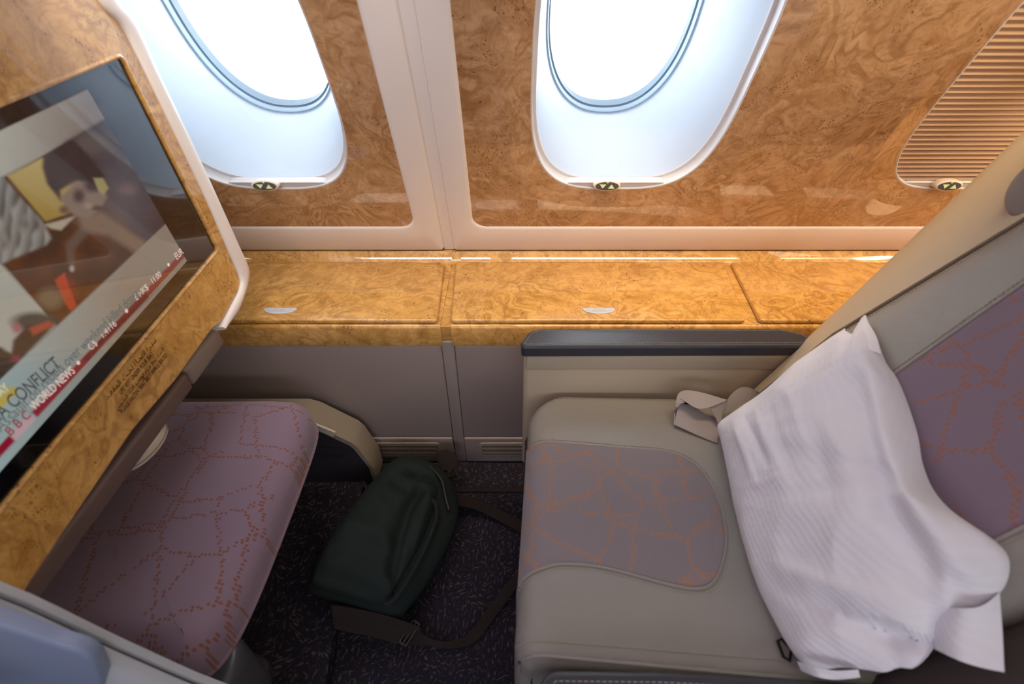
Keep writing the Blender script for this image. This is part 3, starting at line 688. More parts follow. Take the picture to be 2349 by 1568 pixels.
fas_text('PLEASE FASTEN SEAT BELT WHILE SEATED', (280, 950), (384, 816), .0078)
# stowed tray table and grey cap below the fascia
o3 = [Vector((-.628, .70)), Vector((-.625, .20)), Vector((-.75, .20)), Vector((-.75, .70))]
MB().box((-.78, .27, .590), (-.609, .695, .628), .008, 3).build('tray_table', M['tray'], ss)
MB().box((-.78, .70, .585), (-.612, .835, .634), .012, 3).build('side_latch_cover', M['lip'], ss)
kn = slab([p for p in superell(.030, .055, 2, -.640, .565, 40)], lambda x, y, h: Vector((x, y, h)), .003, .572, .592).build('latch_knob', M['silver'], ss)
MB().tube([Vector((p.x, p.y, .578)) for p in superell(.0305, .0555, 2, -.640, .565, 40)], .0012, 6, True).build('knob_ridge', M['lip'], kn)
# aisle side panel of that shell
prof = [(-.40, .02), (-.395, .33), (-.415, .392), (-.45, .455), (-.500, .575), (-.536, .678), (-.575, .745), (-.66, .83), (-1.1, .83), (-1.1, .02)]
pp = [Vector((p.x, p.y)) for p in resample([Vector((x, z, 0)) for x, z in prof], 90)]
def sp(ins, y): return [Vector((p.x, y, p.y)) for p in inset(pp, ins)]
MB().loft([sp(.0, .262), sp(-.001, .260), sp(-.001, .253), sp(.002, .251)]).build('ledge', M['side'], ss, angle=50)
MB().loft([sp(.005, .253), sp(.005, .247), sp(.005, .244)]).build('shadow_groove', M['mid_plastic'], ss)
MB().loft([sp(.0, .2475), sp(-.003, .245), sp(-.003, .236), sp(.002, .229), sp(.014, .223), sp(.03, .221)]).build('side_panel', M['side'], ss, angle=50)
el = catmull([Vector((x, z, 0)) for x, z in [(-.478, .655), (-.470, .635), (-.476, .605), (-.505, .535), (-.56, .455), (-.68, .40), (-.85, .42), (-.93, .55), (-.93, .78), (-.86, .90), (-.74, .93), (-.64, .868), (-.56, .77), (-.51, .70), (-.488, .665)]], 6, True)
el = [Vector((p.x, p.y)) for p in resample(el, 120)]
MB().loft([[Vector((q.x, y, q.y)) for q in inset(el, d)] for d, y in ((0, .232), (0, .222), (.0012, .219), (.004, .2168), (.009, .216))]).build('skylit_bulge', M['skylit'], ss, angle=60)  # added bulge; its blue colour paints sky light on the shell

# ------------------------------------------------------------------ passenger seat
st = thing('passenger_seat', (.35, .5, 0), 'beige leather passenger seat with mauve patterned inlays holding the pillow', 'seat')
SZ = .47
def cush(s, t_):
    """s: arc length from the bottom of the front, t_: arc length across from the near bottom edge (both metres)"""
    r = .035; fr = .13                                       # front drop
    if s < fr: x, dz = 0, fr - s + r
    elif s < fr + r * math.pi / 2: a = (s - fr) / r; x, dz = r - r * math.cos(a), r - r * math.sin(a)
    else: x, dz = r + s - fr - r * math.pi / 2, 0
    rs = .022; sd = .10; y0, y1 = .268, .800
    Lt = (y1 - y0 - 2 * rs); q = rs * math.pi / 2
    if t_ < sd: y, ds = y0, sd - t_ + rs
    elif t_ < sd + q: a = (t_ - sd) / rs; y, ds = y0 + rs - rs * math.cos(a), rs - rs * math.sin(a)
    elif t_ < sd + q + Lt: y, ds = y0 + rs + t_ - sd - q, 0
    elif t_ < sd + 2 * q + Lt: a = (t_ - sd - q - Lt) / rs; y, ds = y1 - rs + rs * math.sin(a), rs - rs * math.cos(a)
    else: y, ds = y1, rs + t_ - sd - 2 * q - Lt
    # plan rounding of the far front corner, slight near corner, near edge drifting toward the aisle with x
    rc = .085; d = y1 - y
    off = 0
    if d < rc: off = rc - math.sqrt(max(0, rc * rc - (rc - d) ** 2))
    rn = .03; d2 = y - y0
    if d2 < rn: off += (rn - math.sqrt(max(0, rn * rn - (rn - d2) ** 2))) * .8
    base = .004 + .030 * max(0, min(1, (y - .30) / .40))
    X = base + off + x * (1 - off / .6)
    k = max(0, 1 - (y - y0) / .25); Y = y - .085 * max(0, X - .04) * k - .03 * max(0, X - .12) * (1 - k) * max(0, min(1, (y - .5) / .25))
    dome = .010 * math.sin(math.pi * max(0, min(1, (y - y0) / (y1 - y0)))) * max(0, min(1, x / .15))
    dip = .012 * max(0, (X - .42) / .2) ** 1 if X > .42 else 0
    return Vector((X, Y, SZ - max(dz, 0) - max(ds, 0) * (1 if dz < .02 else .3) + dome - dip))
TT = .10 * 2 + .022 * math.pi + (.800 - .268 - .044); SS = .13 + .035 * math.pi / 2 + .62
def grid(fn, us, vs, name, mat, parent, th=None, **k):
    v = [fn(a, b) for a in us for b in vs]; n = len(vs); f = []
    for i in range(len(us) - 1):
        for j in range(n - 1): f.append([i * n + j, i * n + j + 1, (i + 1) * n + j + 1, (i + 1) * n + j])
    return obj(name, v, f, mat, parent, **k)
def lin(a, b, n): return [a + (b - a) * i / (n - 1) for i in range(n)]
grid(cush, lin(0, SS, 70), lin(0, TT, 90), 'cushion', M['leather'], st, angle=80)
def t_of_y(y): return .10 + .022 * math.pi / 2 + (y - .268 - .022)
def s_of_x(x): return .13 + .035 * math.pi / 2 + x - .035
def cn(s, t_, h):
    e_ = .002; p = cush(s, t_); n = (cush(s + e_, t_) - cush(s - e_, t_)).cross(cush(s, t_ + e_) - cush(s, t_ - e_))
    n = n.normalized() if n.length > 0 else Vector((0, 0, 1))
    if n.z < 0 and abs(n.z) > .3: n = -n
    if n.x > 0 and abs(n.z) <= .3: n = -n
    return p + n * h
# boundaries of the fabric inlay: far and near edges as functions of x
far_px = [(1208, 1010), (1258, 1009), (1310, 1014), (1370, 1021), (1430, 1027), (1490, 1031), (1530, 1036), (1565, 1047), (1595, 1068), (1622, 1100), (1643, 1140), (1657, 1180), (1665, 1225)]
near_px = [(1183, 1345), (1205, 1322), (1235, 1303), (1275, 1291), (1320, 1291), (1370, 1297), (1430, 1311), (1490, 1327), (1540, 1340), (1590, 1348), (1625, 1343), (1645, 1322), (1657, 1290), (1664, 1255)]
FZ = SZ + .008
fe = [atz(*p, FZ) for p in far_px]; ne = [atz(*p, FZ) for p in near_px]
def edge_y(pts, x):
    p = sorted(((q.x, q.y) for q in pts))
    if x <= p[0][0]: return p[0][1]
    for a, b in zip(p, p[1:]):
        if a[0] <= x <= b[0]: return a[1] + (b[1] - a[1]) * (x - a[0]) / max(1e-6, b[0] - a[0])
    return p[-1][1]
loop_far = catmull(fe, 4); loop_near = catmull(ne, 4)
def x_on(s): return 0 if s < s_of_x(.035) else .035 + (s - s_of_x(.035))
xe = max(p.x for p in loop_far + loop_near) - .002
def inv(X, Y):
    y = Y
    for _ in range(12):
        k = max(0, 1 - (y - .268) / .25)
        y = Y + .085 * max(0, X - .04) * k + .03 * max(0, X - .12) * (1 - k) * max(0, min(1, (y - .5) / .25))
    base = .004 + .030 * max(0, min(1, (y - .30) / .40))
    return (s_of_x(max(.0, X - base)) if X - base > .035 else .13 + .0549 * max(0, (X - base) / .035), t_of_y(y))
lf = [inv(p.x, p.y) for p in loop_far]; ln_ = [inv(p.x, p.y) for p in loop_near]
lf = [q for q in lf if q[0] > .14]; ln_ = [q for q in ln_ if q[0] > .14]
edge_ = [(.02, ln_[0][1])] + ln_ + lf[::-1] + [(.02, lf[0][1])]
edge_ = [Vector((q.x, q.y)) for q in resample([Vector((a, b, 0)) for a, b in edge_], 260)]
cs = Vector((.30, (ln_[0][1] + lf[0][1]) / 2))
mb = MB(); RG = 34; mb.loft([[cn(*(cs + (q - cs) * (r_ / RG)), .0016 if r_ < RG else -.001) for q in edge_] for r_ in [.02] + list(range(1, RG)) + [RG - .15, RG]], cap1=False)
mb.build('cushion_inlay', M['inlay'], st, angle=80)
seam_st = [Vector((.02, ln_[0][1]))] + [Vector(q) for q in ln_] + [Vector(q) for q in lf[::-1]] + [Vector((.02, lf[0][1]))]
seam_st = resample([Vector((q.x, q.y, 0)) for q in seam_st], 220, False)
MB().tube([cn(q.x, q.y, .001) for q in seam_st], .0022, 6).build('seam_piping', M['leather'], st)
outp = []
for i, q in enumerate(seam_st):
    t_ = (seam_st[min(i + 1, 219)] - seam_st[max(i - 1, 0)]).normalized(); outp.append(Vector((q.x + t_.y * .006, q.y - t_.x * .006)))
o = stitches([cn(q.x, q.y, .0008) for q in outp[12:-12]]).build('stitching', M['thread'], st); o['kind'] = 'stuff'
near = [cush(s_, .10 + .022 * .9) for s_ in lin(.10, SS, 60)]
MB().tube(near, .0035, 6).build('edge_piping', M['leather'], st)
o = stitches([cn(s_, .10 + .022 * 1.57 + .004, .0008) for s_ in lin(.14, SS, 60)]).build('stitching', M['thread'], st); o['kind'] = 'stuff'
o = stitches([cn(s_, TT - .10 - .022 * 1.0, .0008) for s_ in lin(.15, SS * .75, 60)]).build('stitching', M['thread'], st); o['kind'] = 'stuff'
MB().box((.03, .30, .02), (.70, .78, .355), .01).build('seat_base', M['dark_plastic'], st)

# backrest: leaning plane, y across
BT = R(30); B0 = Vector((.475, 0, SZ - .01)); BU = Vector((math.sin(BT), 0, math.cos(BT))); BN = Vector((-math.cos(BT), 0, math.sin(BT)))
def Bk(y, a, h=0): return B0 + Vector((0, y, 0)) + BU * a + BN * h
def bpx(px, py): p = at(px, py, B0, BN) - B0; return p.y, p.dot(BU)
def far_y(a): return .76 - .19 * max(0, a - .25)
def bk_surf(y_t, a):
    y0, y1 = .258, far_y(a); y = y0 + (y1 - y0) * y_t; e_ = min(y - y0, y1 - y); r = .05
    h = -.04 * (1 - math.sqrt(max(0, 1 - (1 - min(1, e_ / r)) ** 2))) + .012 * math.sin(math.pi * y_t)
    return Bk(y, a, h)
grid(lambda a, t_: bk_surf(t_, a), lin(-.06, 1.0, 60), [0, .004, .012, .025, .04, .06] + lin(.08, .92, 40) + [.94, .96, .975, .988, .996, 1], 'backrest', M['bolster'], st, angle=80)
fb = [bpx(*p) for p in [(2060, 865), (2160, 797), (2260, 728), (2349, 660)]]; nb = [bpx(*p) for p in [(2230, 1285), (2300, 1245), (2349, 1218)]]
def ly(a, y0=.592): return .592 - .03 * max(0, a - .55)
def nyb(a): return .318 + .012 * math.sin(a * 4)
def bk_n(y, a, h): 
    y0, y1 = .258, far_y(a); return bk_surf((y - y0) / (y1 - y0), a) + BN * h
grid(lambda a, t_: bk_n(nyb(a) + (ly(a) - nyb(a)) * t_, a, .0022 if 0 < t_ < 1 else -.001), lin(.10, .98, 50), lin(0, 1, 30), 'backrest_inlay', M['inlay_back'], st, angle=80)
for fn, sg in ((ly, 1), (nyb, -1)):
    MB().tube([bk_n(fn(a), a, .001) for a in lin(.10, .98, 40)], .002, 6).build('seam_piping', M['bolster'], st)
    o = stitches([bk_n(fn(a) + sg * .006, a, .001) for a in lin(.12, .97, 40)]).build('stitching', M['thread'], st); o['kind'] = 'stuff'
o = stitches([bk_n(far_y(a) - .022, a, .0008) for a in lin(.2, .97, 40)]).build('stitching', M['thread'], st); o['kind'] = 'stuff'
MB().loft([[Bk(y, a, h) for y, h in ((.10, -.10), (.10, -.02), (.115, -.006), (.235, -.006), (.252, -.02), (.252, -.10))] for a in lin(-.02, 1.0, 12)]).build('aisle_shade_block', M['wing'], st, angle=60)  # added dark block, stands for shade over the backrest's near side
# side wing on the window side
wr_ = []
for i in range(24):
    k = i / 23; a = -.02 + 1.05 * k
    Lp = Bk(far_y(a) - .006, a, -.01)
    Up = Vector((.66, .855, .60)).lerp(Vector((.886, .90, 1.003)), (a - .20) / .46)
    out_ = (Up - Lp); n_ = Vector((-.80, -.45, .40)).normalized()
    wr_.append([Lp + Vector((.10, 0, -.03)), Lp, Lp + out_ * .12 + n_ * .006, Lp + out_ * .35 + n_ * .016, Lp + out_ * .6 + n_ * .026, Lp + out_ * .82 + n_ * .028, Lp + out_ * .95 + n_ * .018, Up + n_ * .002, Up + Vector((.012, .008, -.008)), Up + Vector((.05, .012, -.03)), Up + Vector((.12, .01, -.06))])
MB().loft(wr_).build('side_wing', M['beige'], st, angle=70)
wc = at(2392, 432, Bk(.80, .5, .0), (-.80, -.45, .40)); wn = Vector((-.80, -.45, .40)).normalized(); wx = wn.cross(Vector((0, 0, 1))).normalized(); wy = wn.cross(wx)
slab(superell(.032, .05, 2, 0, 0, 40), lambda x, y, h: wc + wx * x + wy * y + wn * h, .006, -.02, .030, .004, 4).build('hinge_cap', M['lip'], st)

# armrest toward the window
pts = [(.022, .800), (.60, .803), (.626, .808), (.637, .822), (.625, .842), (.585, .862), (.30, .864), (.06, .862), (.036, .852), (.018, .812)]
poly = [Vector((p.x, p.y)) for p in resample([Vector((x, y, 0)) for x, y in pts], 160)]
poly = rounded([Vector(p) for p in pts], .02, 6)
poly = [Vector((p.x, p.y)) for p in poly]
arm = slab(poly, lambda x, y, h: Vector((x, y, h)), .006, .5785, .606, .002, 3).build('armrest_pad', M['charcoal'], st)
MB().tube([Vector((p.x, p.y, .6005)) for p in inset(poly, .0005)], .0016, 6, True).build('pad_seam', M['charcoal'], arm)
ip = inset(poly, .0085)
o = stitches([Vector((p.x, p.y, .6066)) for p in ip + ip[:1]], .0055, .0034, .0006).build('stitching', M['thread_grey'], arm); o['kind'] = 'stuff'
MB().box((.026, .812, .20), (.80, .850, .579), .012, 3).build('armrest_panel', M['beige'], st)
MB().box((.030, .806, .535), (.75, .82, .579), .004, 3).build('armrest_band', M['beige_panel'], st)
MB().box((.045, .80, .02), (.80, .846, .235), .006).build('armrest_base', M['dark_plastic'], st)
# armrest toward the aisle
pts = [(.045, .2495), (.20, .248), (.42, .237), (.60, .222), (.70, .19), (.70, .12), (.04, .12), (.026, .16), (.028, .215)]
poly = [Vector((p.x, p.y)) for p in rounded([Vector(p) for p in pts], .02, 6)]
a2 = slab(poly, lambda x, y, h: Vector((x, y, h)), .008, .455, .497, .001, 3).build('armrest_pad', M['charcoal'], st)
o = stitches([Vector((p.x, p.y, .4976)) for p in inset(poly, .014)], .008, .0052, .0007).build('stitching', M['thread_grey'], a2); o['kind'] = 'stuff'
MB().box((.06, .13, .02), (.72, .222, .46), .01).build('aisle_side_panel', M['mid_plastic'], st)
# black anchor loops in the seat crease
for px, py in ((1655, 1045), (1808, 1490)):
    p = atz(px, py, SZ + .002)
    MB().tube([p + Vector((-.004, .014, 0)), p + Vector((-.012, .01, .004)), p + Vector((-.012, -.01, .004)), p + Vector((-.004, -.014, 0)), p + Vector((.004, 0, .002))], .0022, 6, True).build('anchor_loop', M['buckle'], st)

# seat belt webbing
def bp(l): return [atz(*q) for q in l]
belt = ribbon(bp([(1645, 1016, .480), (1600, 998, .481), (1546, 973, .484)]), bp([(1653, 972, .481), (1612, 946, .489), (1556, 905, .515)]), .0018).build('seat_belt', M['webbing'], st)
ribbon(bp([(1546, 973, .484), (1550, 925, .512), (1560, 899, .523), (1595, 897, .527), (1668, 917, .520)]), bp([(1556, 905, .515), (1560, 910, .518), (1568, 918, .521), (1608, 938, .518), (1664, 920, .519)]), .0018).build('belt_fold', M['webbing'], belt)
ribbon(bp([(1664, 917, .519), (1656, 945, .505), (1656, 985, .488)]), bp([(1626, 931, .517), (1640, 955, .500), (1651, 980, .487)]), .0018).build('belt_fold', M['webbing'], belt)
ribbon(bp([(1664, 950, .505), (1700, 925, .515), (1760, 905, .505)]), bp([(1668, 917, .525), (1690, 893, .535), (1716, 888, .535), (1760, 908, .515)]), .0018).build('belt_fold', M['webbing'], belt)

# ------------------------------------------------------------------ pillow
pw = thing('pillow', (.46, .5, .48), 'white striped cotton pillow leaning in the corner of the seat', 'pillow')
PP = Vector((.41, .47, .508)); PU = Vector((.207, 0, .225)).normalized(); PNn = Vector((-PU.z, 0, PU.x))
def Pl(x, y, h=0): return PP + Vector((0, x, 0)) + PU * y + PNn * h
def ppx(px, py, lift=0): p = at(px, py, PP + PNn * lift, PNn) - PP; return Vector((p.y, p.dot(PU)))
def seg_d(p, a, b):
    ab = b - a; t_ = max(0, min(1, (p - a).dot(ab) / max(1e-9, ab.dot(ab)))); return (p - a - ab * t_).length, t_
FOLDS = [([(1985, 800), (2010, 900), (2032, 1000), (2078, 1110), (2135, 1205), (2210, 1300)], .020, .016),
         ([(1965, 880), (2000, 980), (2015, 1080), (2040, 1150), (2110, 1260), (2160, 1340)], -.022, .018),
         ([(2050, 900), (2080, 1000), (2098, 1090), (2150, 1170)], -.008, .010),
         ([(1700, 950), (1735, 1010), (1775, 1080)], -.009, .006), ([(1722, 930), (1760, 1000), (1800, 1085)], .006, .006), ([(1680, 965), (1712, 1040), (1745, 1120)], .006, .007), ([(1760, 920), (1800, 1010), (1840, 1110)], -.005, .008), ([(1800, 890), (1840, 960), (1870, 1050)], .004, .009),
         ([(1700, 968), (1770, 915), (1845, 868), (1930, 825), (2010, 800)], -.005, .004),
         ([(1800, 1010), (1900, 1030), (2000, 1060)], .004, .02), ([(1820, 1150), (1930, 1130), (2040, 1120)], -.006, .014),
         ([(1770, 1330), (1850, 1380), (1950, 1400)], -.010, .014), ([(1800, 1300), (1900, 1350), (2000, 1370), (2100, 1390)], .008, .012), ([(2185, 1330), (2192, 1380), (2200, 1430)], -.009, .008),
         ([(2090, 1200), (2120, 1250), (2180, 1300), (2260, 1330)], .006, .014), ([(1990, 1180), (2030, 1170), (2060, 1210)], -.007, .012), ([(2290, 1362), (2240, 1345), (2190, 1330)], -.009, .010), ([(2150, 1290), (2165, 1350), (2175, 1410)], .009, .011), ([(1900, 1000), (1905, 1080), (1925, 1160)], -.004, .010), ([(2040, 880), (2060, 960), (2075, 1040)], .006, .008)]
FOLDS = [([ppx(*q, .05) for q in pts], a, w) for pts, a, w in FOLDS]
STEP = [ppx(*q, .05) for q in [(1905, 1398), (1980, 1394), (2060, 1402), (2140, 1410), (2215, 1418)]]
DOWN = ppx(2050, 1470, .05) - ppx(2050, 1400, .05)
def wrinkle(p):
    h = 0
    for pts, a, w in FOLDS:
        best = 9
        for i in range(len(pts) - 1):
            d, t_ = seg_d(p, pts[i], pts[i + 1])
            if d < best: best = d; kk = (i + t_) / (len(pts) - 1)
        if best < w * 3: h += a * math.exp(-(best / w) ** 2) * math.sin(math.pi * (.12 + .76 * kk))
    for i in range(len(STEP) - 1):
        pass
    d, t_ = min((seg_d(p, STEP[i], STEP[i + 1]) for i in range(len(STEP) - 1)), key=lambda q: q[0])
    ax = STEP[-1] - STEP[0]; kx = (p - STEP[0]).dot(ax) / ax.dot(ax); sgn = ax.x * (p - STEP[0]).y - ax.y * (p - STEP[0]).x
    below = (p - STEP[0]).dot(DOWN) > 0
    if 0 < kx < 1.3 and below: h -= .045 * math.exp(-d / .06) * min(1, d / .009) * min(1, kx / .35)
    elif 0 < kx < 1.2: h += .006 * math.exp(-d / .03) * min(1, kx / .3)
    h += .011 * (.5 - abs(noise.noise(Vector((p.x * 7 + p.y * 5, p.y * 12 - p.x * 4, 11))))) + .005 * (.5 - abs(noise.noise(Vector((p.x * 20 + p.y * 9, p.y * 9, 2)))))
    h += .0035 * noise.noise(Vector((p.x * 12, p.y * 12, 1))) + .0018 * noise.noise(Vector((p.x * 38, p.y * 16, 4)))
    return h
def puff(name, px, front, back, mat, parent, n=260, rings=46, lift=0, ex=2.4, cpx=None, wr=True, soft=3):
    o2 = [ppx(*q) for q in px]; o2 = [Vector((q.x, q.y)) for q in resample(catmull([Vector((q.x, q.y, 0)) for q in o2], soft, True), n)]
    c = ppx(*cpx) if cpx else sum(o2, Vector((0, 0))) / n
    rr = []; dd = [(q - c).length for q in o2]; ck = [max(0, min(1, (d_ - .17) / .16)) for d_ in dd]
    for i in range(rings + 1):
        s = i / rings; rr.append((math.sin(s * math.pi / 2) if s < 1 else 1, 1))
    mb = MB(); R_ = []
    for side in (1, -1):
        seq = rr[::-1] if side < 0 else rr
        if side < 0: seq = seq[1:]
        for s, _ in seq:
            if s == 0: s = .004
            ring = []
            for q, k_ in zip(o2, ck):
                p = c + (q - c) * s; prof = (1 - s ** ex) ** .62 * (1 - .62 * k_ * s ** 1.5)
                h = (front if side > 0 else -back) * prof
                if side > 0 and wr: h += wrinkle(p) * min(1, prof * 2.2 + .15)
                ring.append(Pl(p.x, p.y, h + lift))
            R_.append(ring)
    return mb.loft(R_).build(name, mat, parent, angle=85)
case_px = [(1648, 975), (1690, 942), (1745, 905), (1800, 857), (1850, 814), (1900, 780), (1936, 758), (1960, 768), (1985, 738), (2010, 775), (2032, 830), (2060, 870), (2086, 935), (2106, 1000), (2116, 1060), (2140, 1120), (2180, 1168), (2230, 1205), (2275, 1235), (2305, 1262), (2317, 1292), (2310, 1335), (2288, 1366), (2250, 1400), (2205, 1422), (2160, 1432), (2140, 1480), (2116, 1514), (2090, 1532), (2060, 1529), (2030, 1541), (1990, 1536), (1930, 1530), (1880, 1536), (1842, 1522), (1805, 1475), (1770, 1410), (1740, 1345), (1715, 1270), (1690, 1180), (1672, 1090), (1655, 1010)]
puff('pillowcase', case_px, .078, .035, M['pillow'], pw, cpx=(1960, 1130))
def sheet(name, quad_rows, parent, th=.0015, amp=.004):
    """thin cloth flange through rows of pixels (px, py, lift above the pillow plane)"""
    g = [[Pl(*ppx(px, py, l), l) for px, py, l in row] for row in quad_rows]
    g = [catmull(r_, 6) for r_ in g]; n = len(g[0]); cols_ = [catmull([r_[j] for r_ in g], 6) for j in range(n)]
    top = []; m = len(cols_[0])
    for j in range(n): top.append([cols_[j][i] + PNn * amp * noise.noise(cols_[j][i] * 22) for i in range(m)])
    v = [p for c_ in top for p in c_] + [p - PNn * th for c_ in top for p in c_]; K = n * m; f = []
    for j in range(n - 1):
        for i in range(m - 1):
            a = j * m + i; f.append([a, a + 1, a + m + 1, a + m]); f.append([K + a, K + a + m, K + a + m + 1, K + a + 1])
    bd = [j * m for j in range(n)] + [(n - 1) * m + i for i in range(1, m)] + [j * m + m - 1 for j in range(n - 2, -1, -1)] + [i for i in range(m - 2, 0, -1)]
    for i in range(len(bd)): a, b = bd[i], bd[(i + 1) % len(bd)]; f.append([a, b, K + b, K + a])
    return obj(name, v, f, M['pillow'], parent, angle=60)
sheet('flange', [[(2145, 1390, .015), (2200, 1395, .028), (2250, 1390, .024), (2292, 1358, .006)], [(2142, 1440, .006), (2190, 1450, .02), (2250, 1445, .012), (2298, 1440, 0)], [(2143, 1487, 0), (2195, 1512, .012), (2250, 1530, .004), (2304, 1541, -.004)]], pw)
sheet('flange', [[(1950, 800, .02), (1985, 800, .03), (2020, 810, .02)], [(1952, 772, .012), (1982, 765, .018), (2012, 775, .012)], [(1975, 730, .006), (1985, 722, .01), (1990, 735, .006)]], pw, amp=.002)
sheet('flange', [[(1800, 880, .016), (1860, 840, .02), (1935, 800, .02)], [(1795, 862, 0), (1850, 813, .004), (1938, 752, .004)]], pw, amp=.002)
sheet('flange', [[(1828, 1515, .018), (1870, 1530, .028), (1920, 1538, .022), (1968, 1535, .01)], [(1835, 1536, .010), (1875, 1552, .024), (1920, 1558, .012), (1972, 1552, .006)]], pw, amp=.006)

# ------------------------------------------------------------------ shoulder bag on the floor
bag = thing('shoulder_bag', (-.28, .7, 0), 'dark green canvas shoulder bag lying on the carpet', 'bag')
# the bag leans on the plinth: its mid plane tilts down toward the seat
BGp = Vector((-.29, .70, .105)); BGn = Vector((.14, -.06, 1)).normalized()
BGx = Vector((1, 0, 0)); BGx = (BGx - BGn * BGx.dot(BGn)).normalized(); BGy = BGn.cross(BGx)
def Bg(x, y, h=0): return BGp + BGx * x + BGy * y + BGn * h
def gpx(px, py, l=0): p = at(px, py, BGp + BGn * l, BGn) - BGp; return Vector((p.dot(BGx), p.dot(BGy)))
def bag_puff(name, px, front, back, mat, n=180, rings=24, lift=0, ex=3.2, cpx=None, folds=(), pw_=.55):
    o2 = [gpx(*q) for q in px]; o2 = [Vector((q.x, q.y)) for q in resample(catmull([Vector((q.x, q.y, 0)) for q in o2], 4, True), n)]
    c = gpx(*cpx) if cpx else sum(o2, Vector((0, 0))) / n
    fl = [([gpx(*q) for q in pts], a, w) for pts, a, w in folds]; R_ = []
    for side in (1, -1):
        seq = list(range(rings + 1)) if side > 0 else list(range(rings - 1, -1, -1))
        for i in seq:
            s = max(.004, math.sin(i / rings * math.pi / 2)); ring = []
            for q in o2:
                p = c + (q - c) * s; prof = max(0, 1 - s ** ex) ** pw_; h = (front if side > 0 else -back) * prof
                if side > 0:
                    for pts, a, w in fl:
                        d = min(seg_d(p, pts[k], pts[k + 1])[0] for k in range(len(pts) - 1)); h += a * math.exp(-(d / w) ** 2) * min(1, prof * 2)
                    h += .004 * noise.noise(Vector((p.x * 14, p.y * 14, 7))) * min(1, prof * 2)
                w3 = Bg(p.x, p.y, h + lift)
                if side < 0: w3.z = max(w3.z, (PZ + .004) if w3.x < -.398 else .004)
                ring.append(w3)
            R_.append(ring)
    return MB().loft(R_).build(name, mat, bag, angle=80)
body_px = [(925, 1050), (965, 1053), (1003, 1068), (1028, 1095), (1046, 1130), (1052, 1175), (1040, 1225), (1012, 1285), (975, 1345), (932, 1398), (905, 1408), (860, 1400), (790, 1382), (712, 1360), (709, 1335), (722, 1290), (750, 1240), (790, 1185), (830, 1135), (862, 1095), (890, 1065)]
bag_puff('bag_body', body_px, .030, .075, M['canvas'], cpx=(890, 1230), ex=5)
flap_px = [(930, 1056), (965, 1060), (992, 1078), (1005, 1105), (1003, 1150), (990, 1200), (968, 1255), (940, 1310), (910, 1362), (893, 1392), (850, 1390), (790, 1374), (722, 1352), (720, 1328), (735, 1285), (765, 1235), (800, 1185), (838, 1135), (870, 1098), (900, 1068)]
bag_puff('front_flap', flap_px, .052, .005, M['canvas_flap'], lift=.018, cpx=(870, 1235), ex=3, folds=[([(935, 1105), (965, 1115), (1000, 1120)], -.024, .012), ([(960, 1150), (935, 1195), (915, 1260), (900, 1330)], -.026, .014), ([(985, 1160), (975, 1200), (955, 1270)], .010, .012), ([(740, 1330), (800, 1350), (860, 1375)], -.008, .012), ([(905, 1130), (930, 1150)], -.016, .012), ([(800, 1230), (850, 1240), (890, 1275)], .008, .02), ([(770, 1290), (830, 1300), (880, 1290)], -.007, .014), ([(850, 1150), (880, 1200), (885, 1260)], .007, .016)])
lip = [Bg(*gpx(*q, .045), .045) for q in [(975, 1142), (996, 1150), (1002, 1180), (992, 1215), (972, 1262), (948, 1308), (922, 1350), (900, 1378), (882, 1384)]]
hem = [Bg(*gpx(*q, .030), .0285) for q in [(722, 1340), (780, 1358), (840, 1376), (888, 1384)]]
o = stitches(catmull(hem, 5), .009, .006, .0007).build('stitching', M['strap'], bag); o['kind'] = 'stuff'
MB().tube(catmull(lip, 6), .0055, 8).build('pocket_rim', M['canvas_flap'], bag)
zip_ = [Bg(*gpx(*q, .036), .036) for q in [(985, 1068), (1012, 1100), (1022, 1140), (1030, 1170)]]
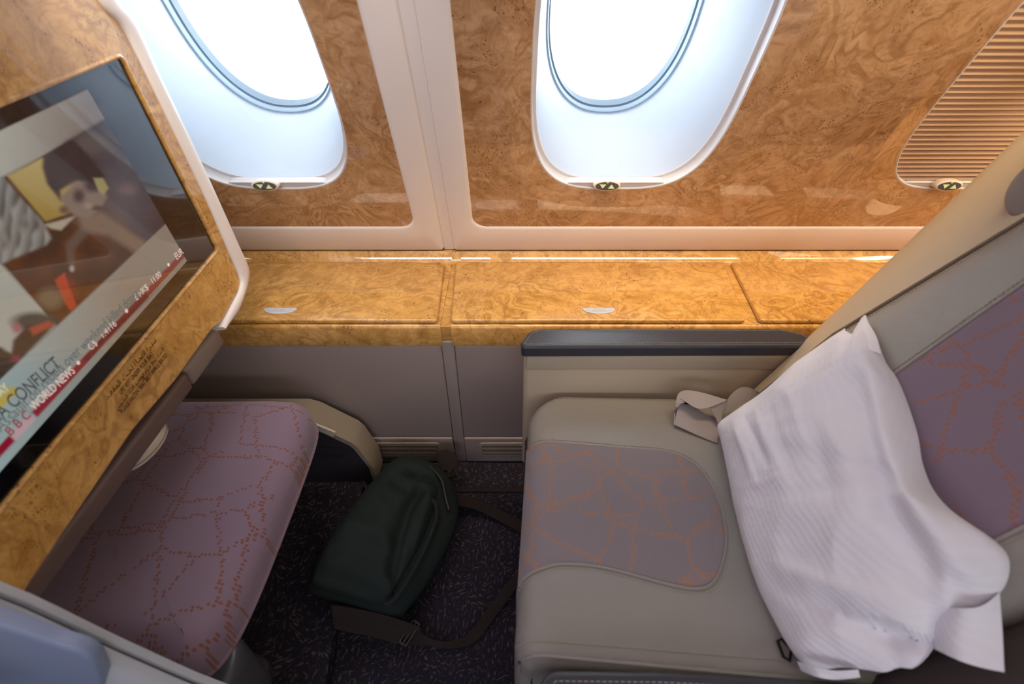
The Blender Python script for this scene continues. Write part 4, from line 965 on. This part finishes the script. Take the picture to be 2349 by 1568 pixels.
MB().tube(catmull(zip_, 6), .004, 6).build('zipper', M['buckle'], bag)
def fl(l): return [atz(*q) for q in l]
# straps: wide webbing at the near end, running in a loop toward the seat and back under it
st1 = ribbon(fl([(760, 1386, .112), (815, 1394, .102), (870, 1405, .085), (925, 1422, .062), (965, 1438, .045)]), fl([(768, 1440, .078), (810, 1450, .066), (850, 1457, .052), (900, 1472, .038), (940, 1482, .030)]), .006).build('shoulder_strap', M['strap'], bag)
ribbon(fl([(955, 1440, .045), (985, 1462, .022), (1030, 1470, .012), (1075, 1452, .012), (1115, 1400, .02), (1160, 1340, .04), (1195, 1300, .06)]), fl([(930, 1480, .035), (975, 1478, .014), (1030, 1487, .008), (1090, 1472, .008), (1135, 1415, .012), (1175, 1360, .03), (1200, 1325, .05)]), .004).build('strap_tail', M['strap'], st1)
ribbon(fl([(1042, 1130, .06), (1090, 1142, .04), (1140, 1165, .025), (1200, 1195, .02)]), fl([(1048, 1160, .055), (1090, 1168, .035), (1140, 1192, .018), (1200, 1225, .015)]), .004).build('shoulder_strap', M['strap'], bag)
ribbon(fl([(1000, 1040, .115), (1022, 1030, .12), (1050, 1045, .11)]), fl([(1010, 1072, .085), (1030, 1080, .08), (1048, 1070, .085)]), .006).build('end_tab', M['strap'], bag)
def buckle(px, py, z, ang, w, l, name='buckle'):
    p = atz(px, py, z); ca, sa = math.cos(ang), math.sin(ang)
    f_ = lambda x, y, h: p + Vector((x * ca - y * sa, x * sa + y * ca, h))
    MB().tube([f_(q.x, q.y, 0) for q in rrect(-w / 2, -l / 2, w / 2, l / 2, .004, 3)], .0032, 6, True).add(*(lambda m: (m.v, m.f))(MB().tube([f_(-w / 2, 0, 0), f_(w / 2, 0, 0)], .0028, 6))).build(name, M['buckle'], bag)
buckle(940, 1452, .045, R(62), .052, .018); buckle(1030, 1085, .075, R(25), .03, .022); buckle(740, 1253, .098, R(62), .028, .016)
MB().tube([atz(725, 1268, .092), atz(745, 1268, .1), atz(760, 1255, .105)], .004, 6).build('strap_stub', M['strap'], bag)
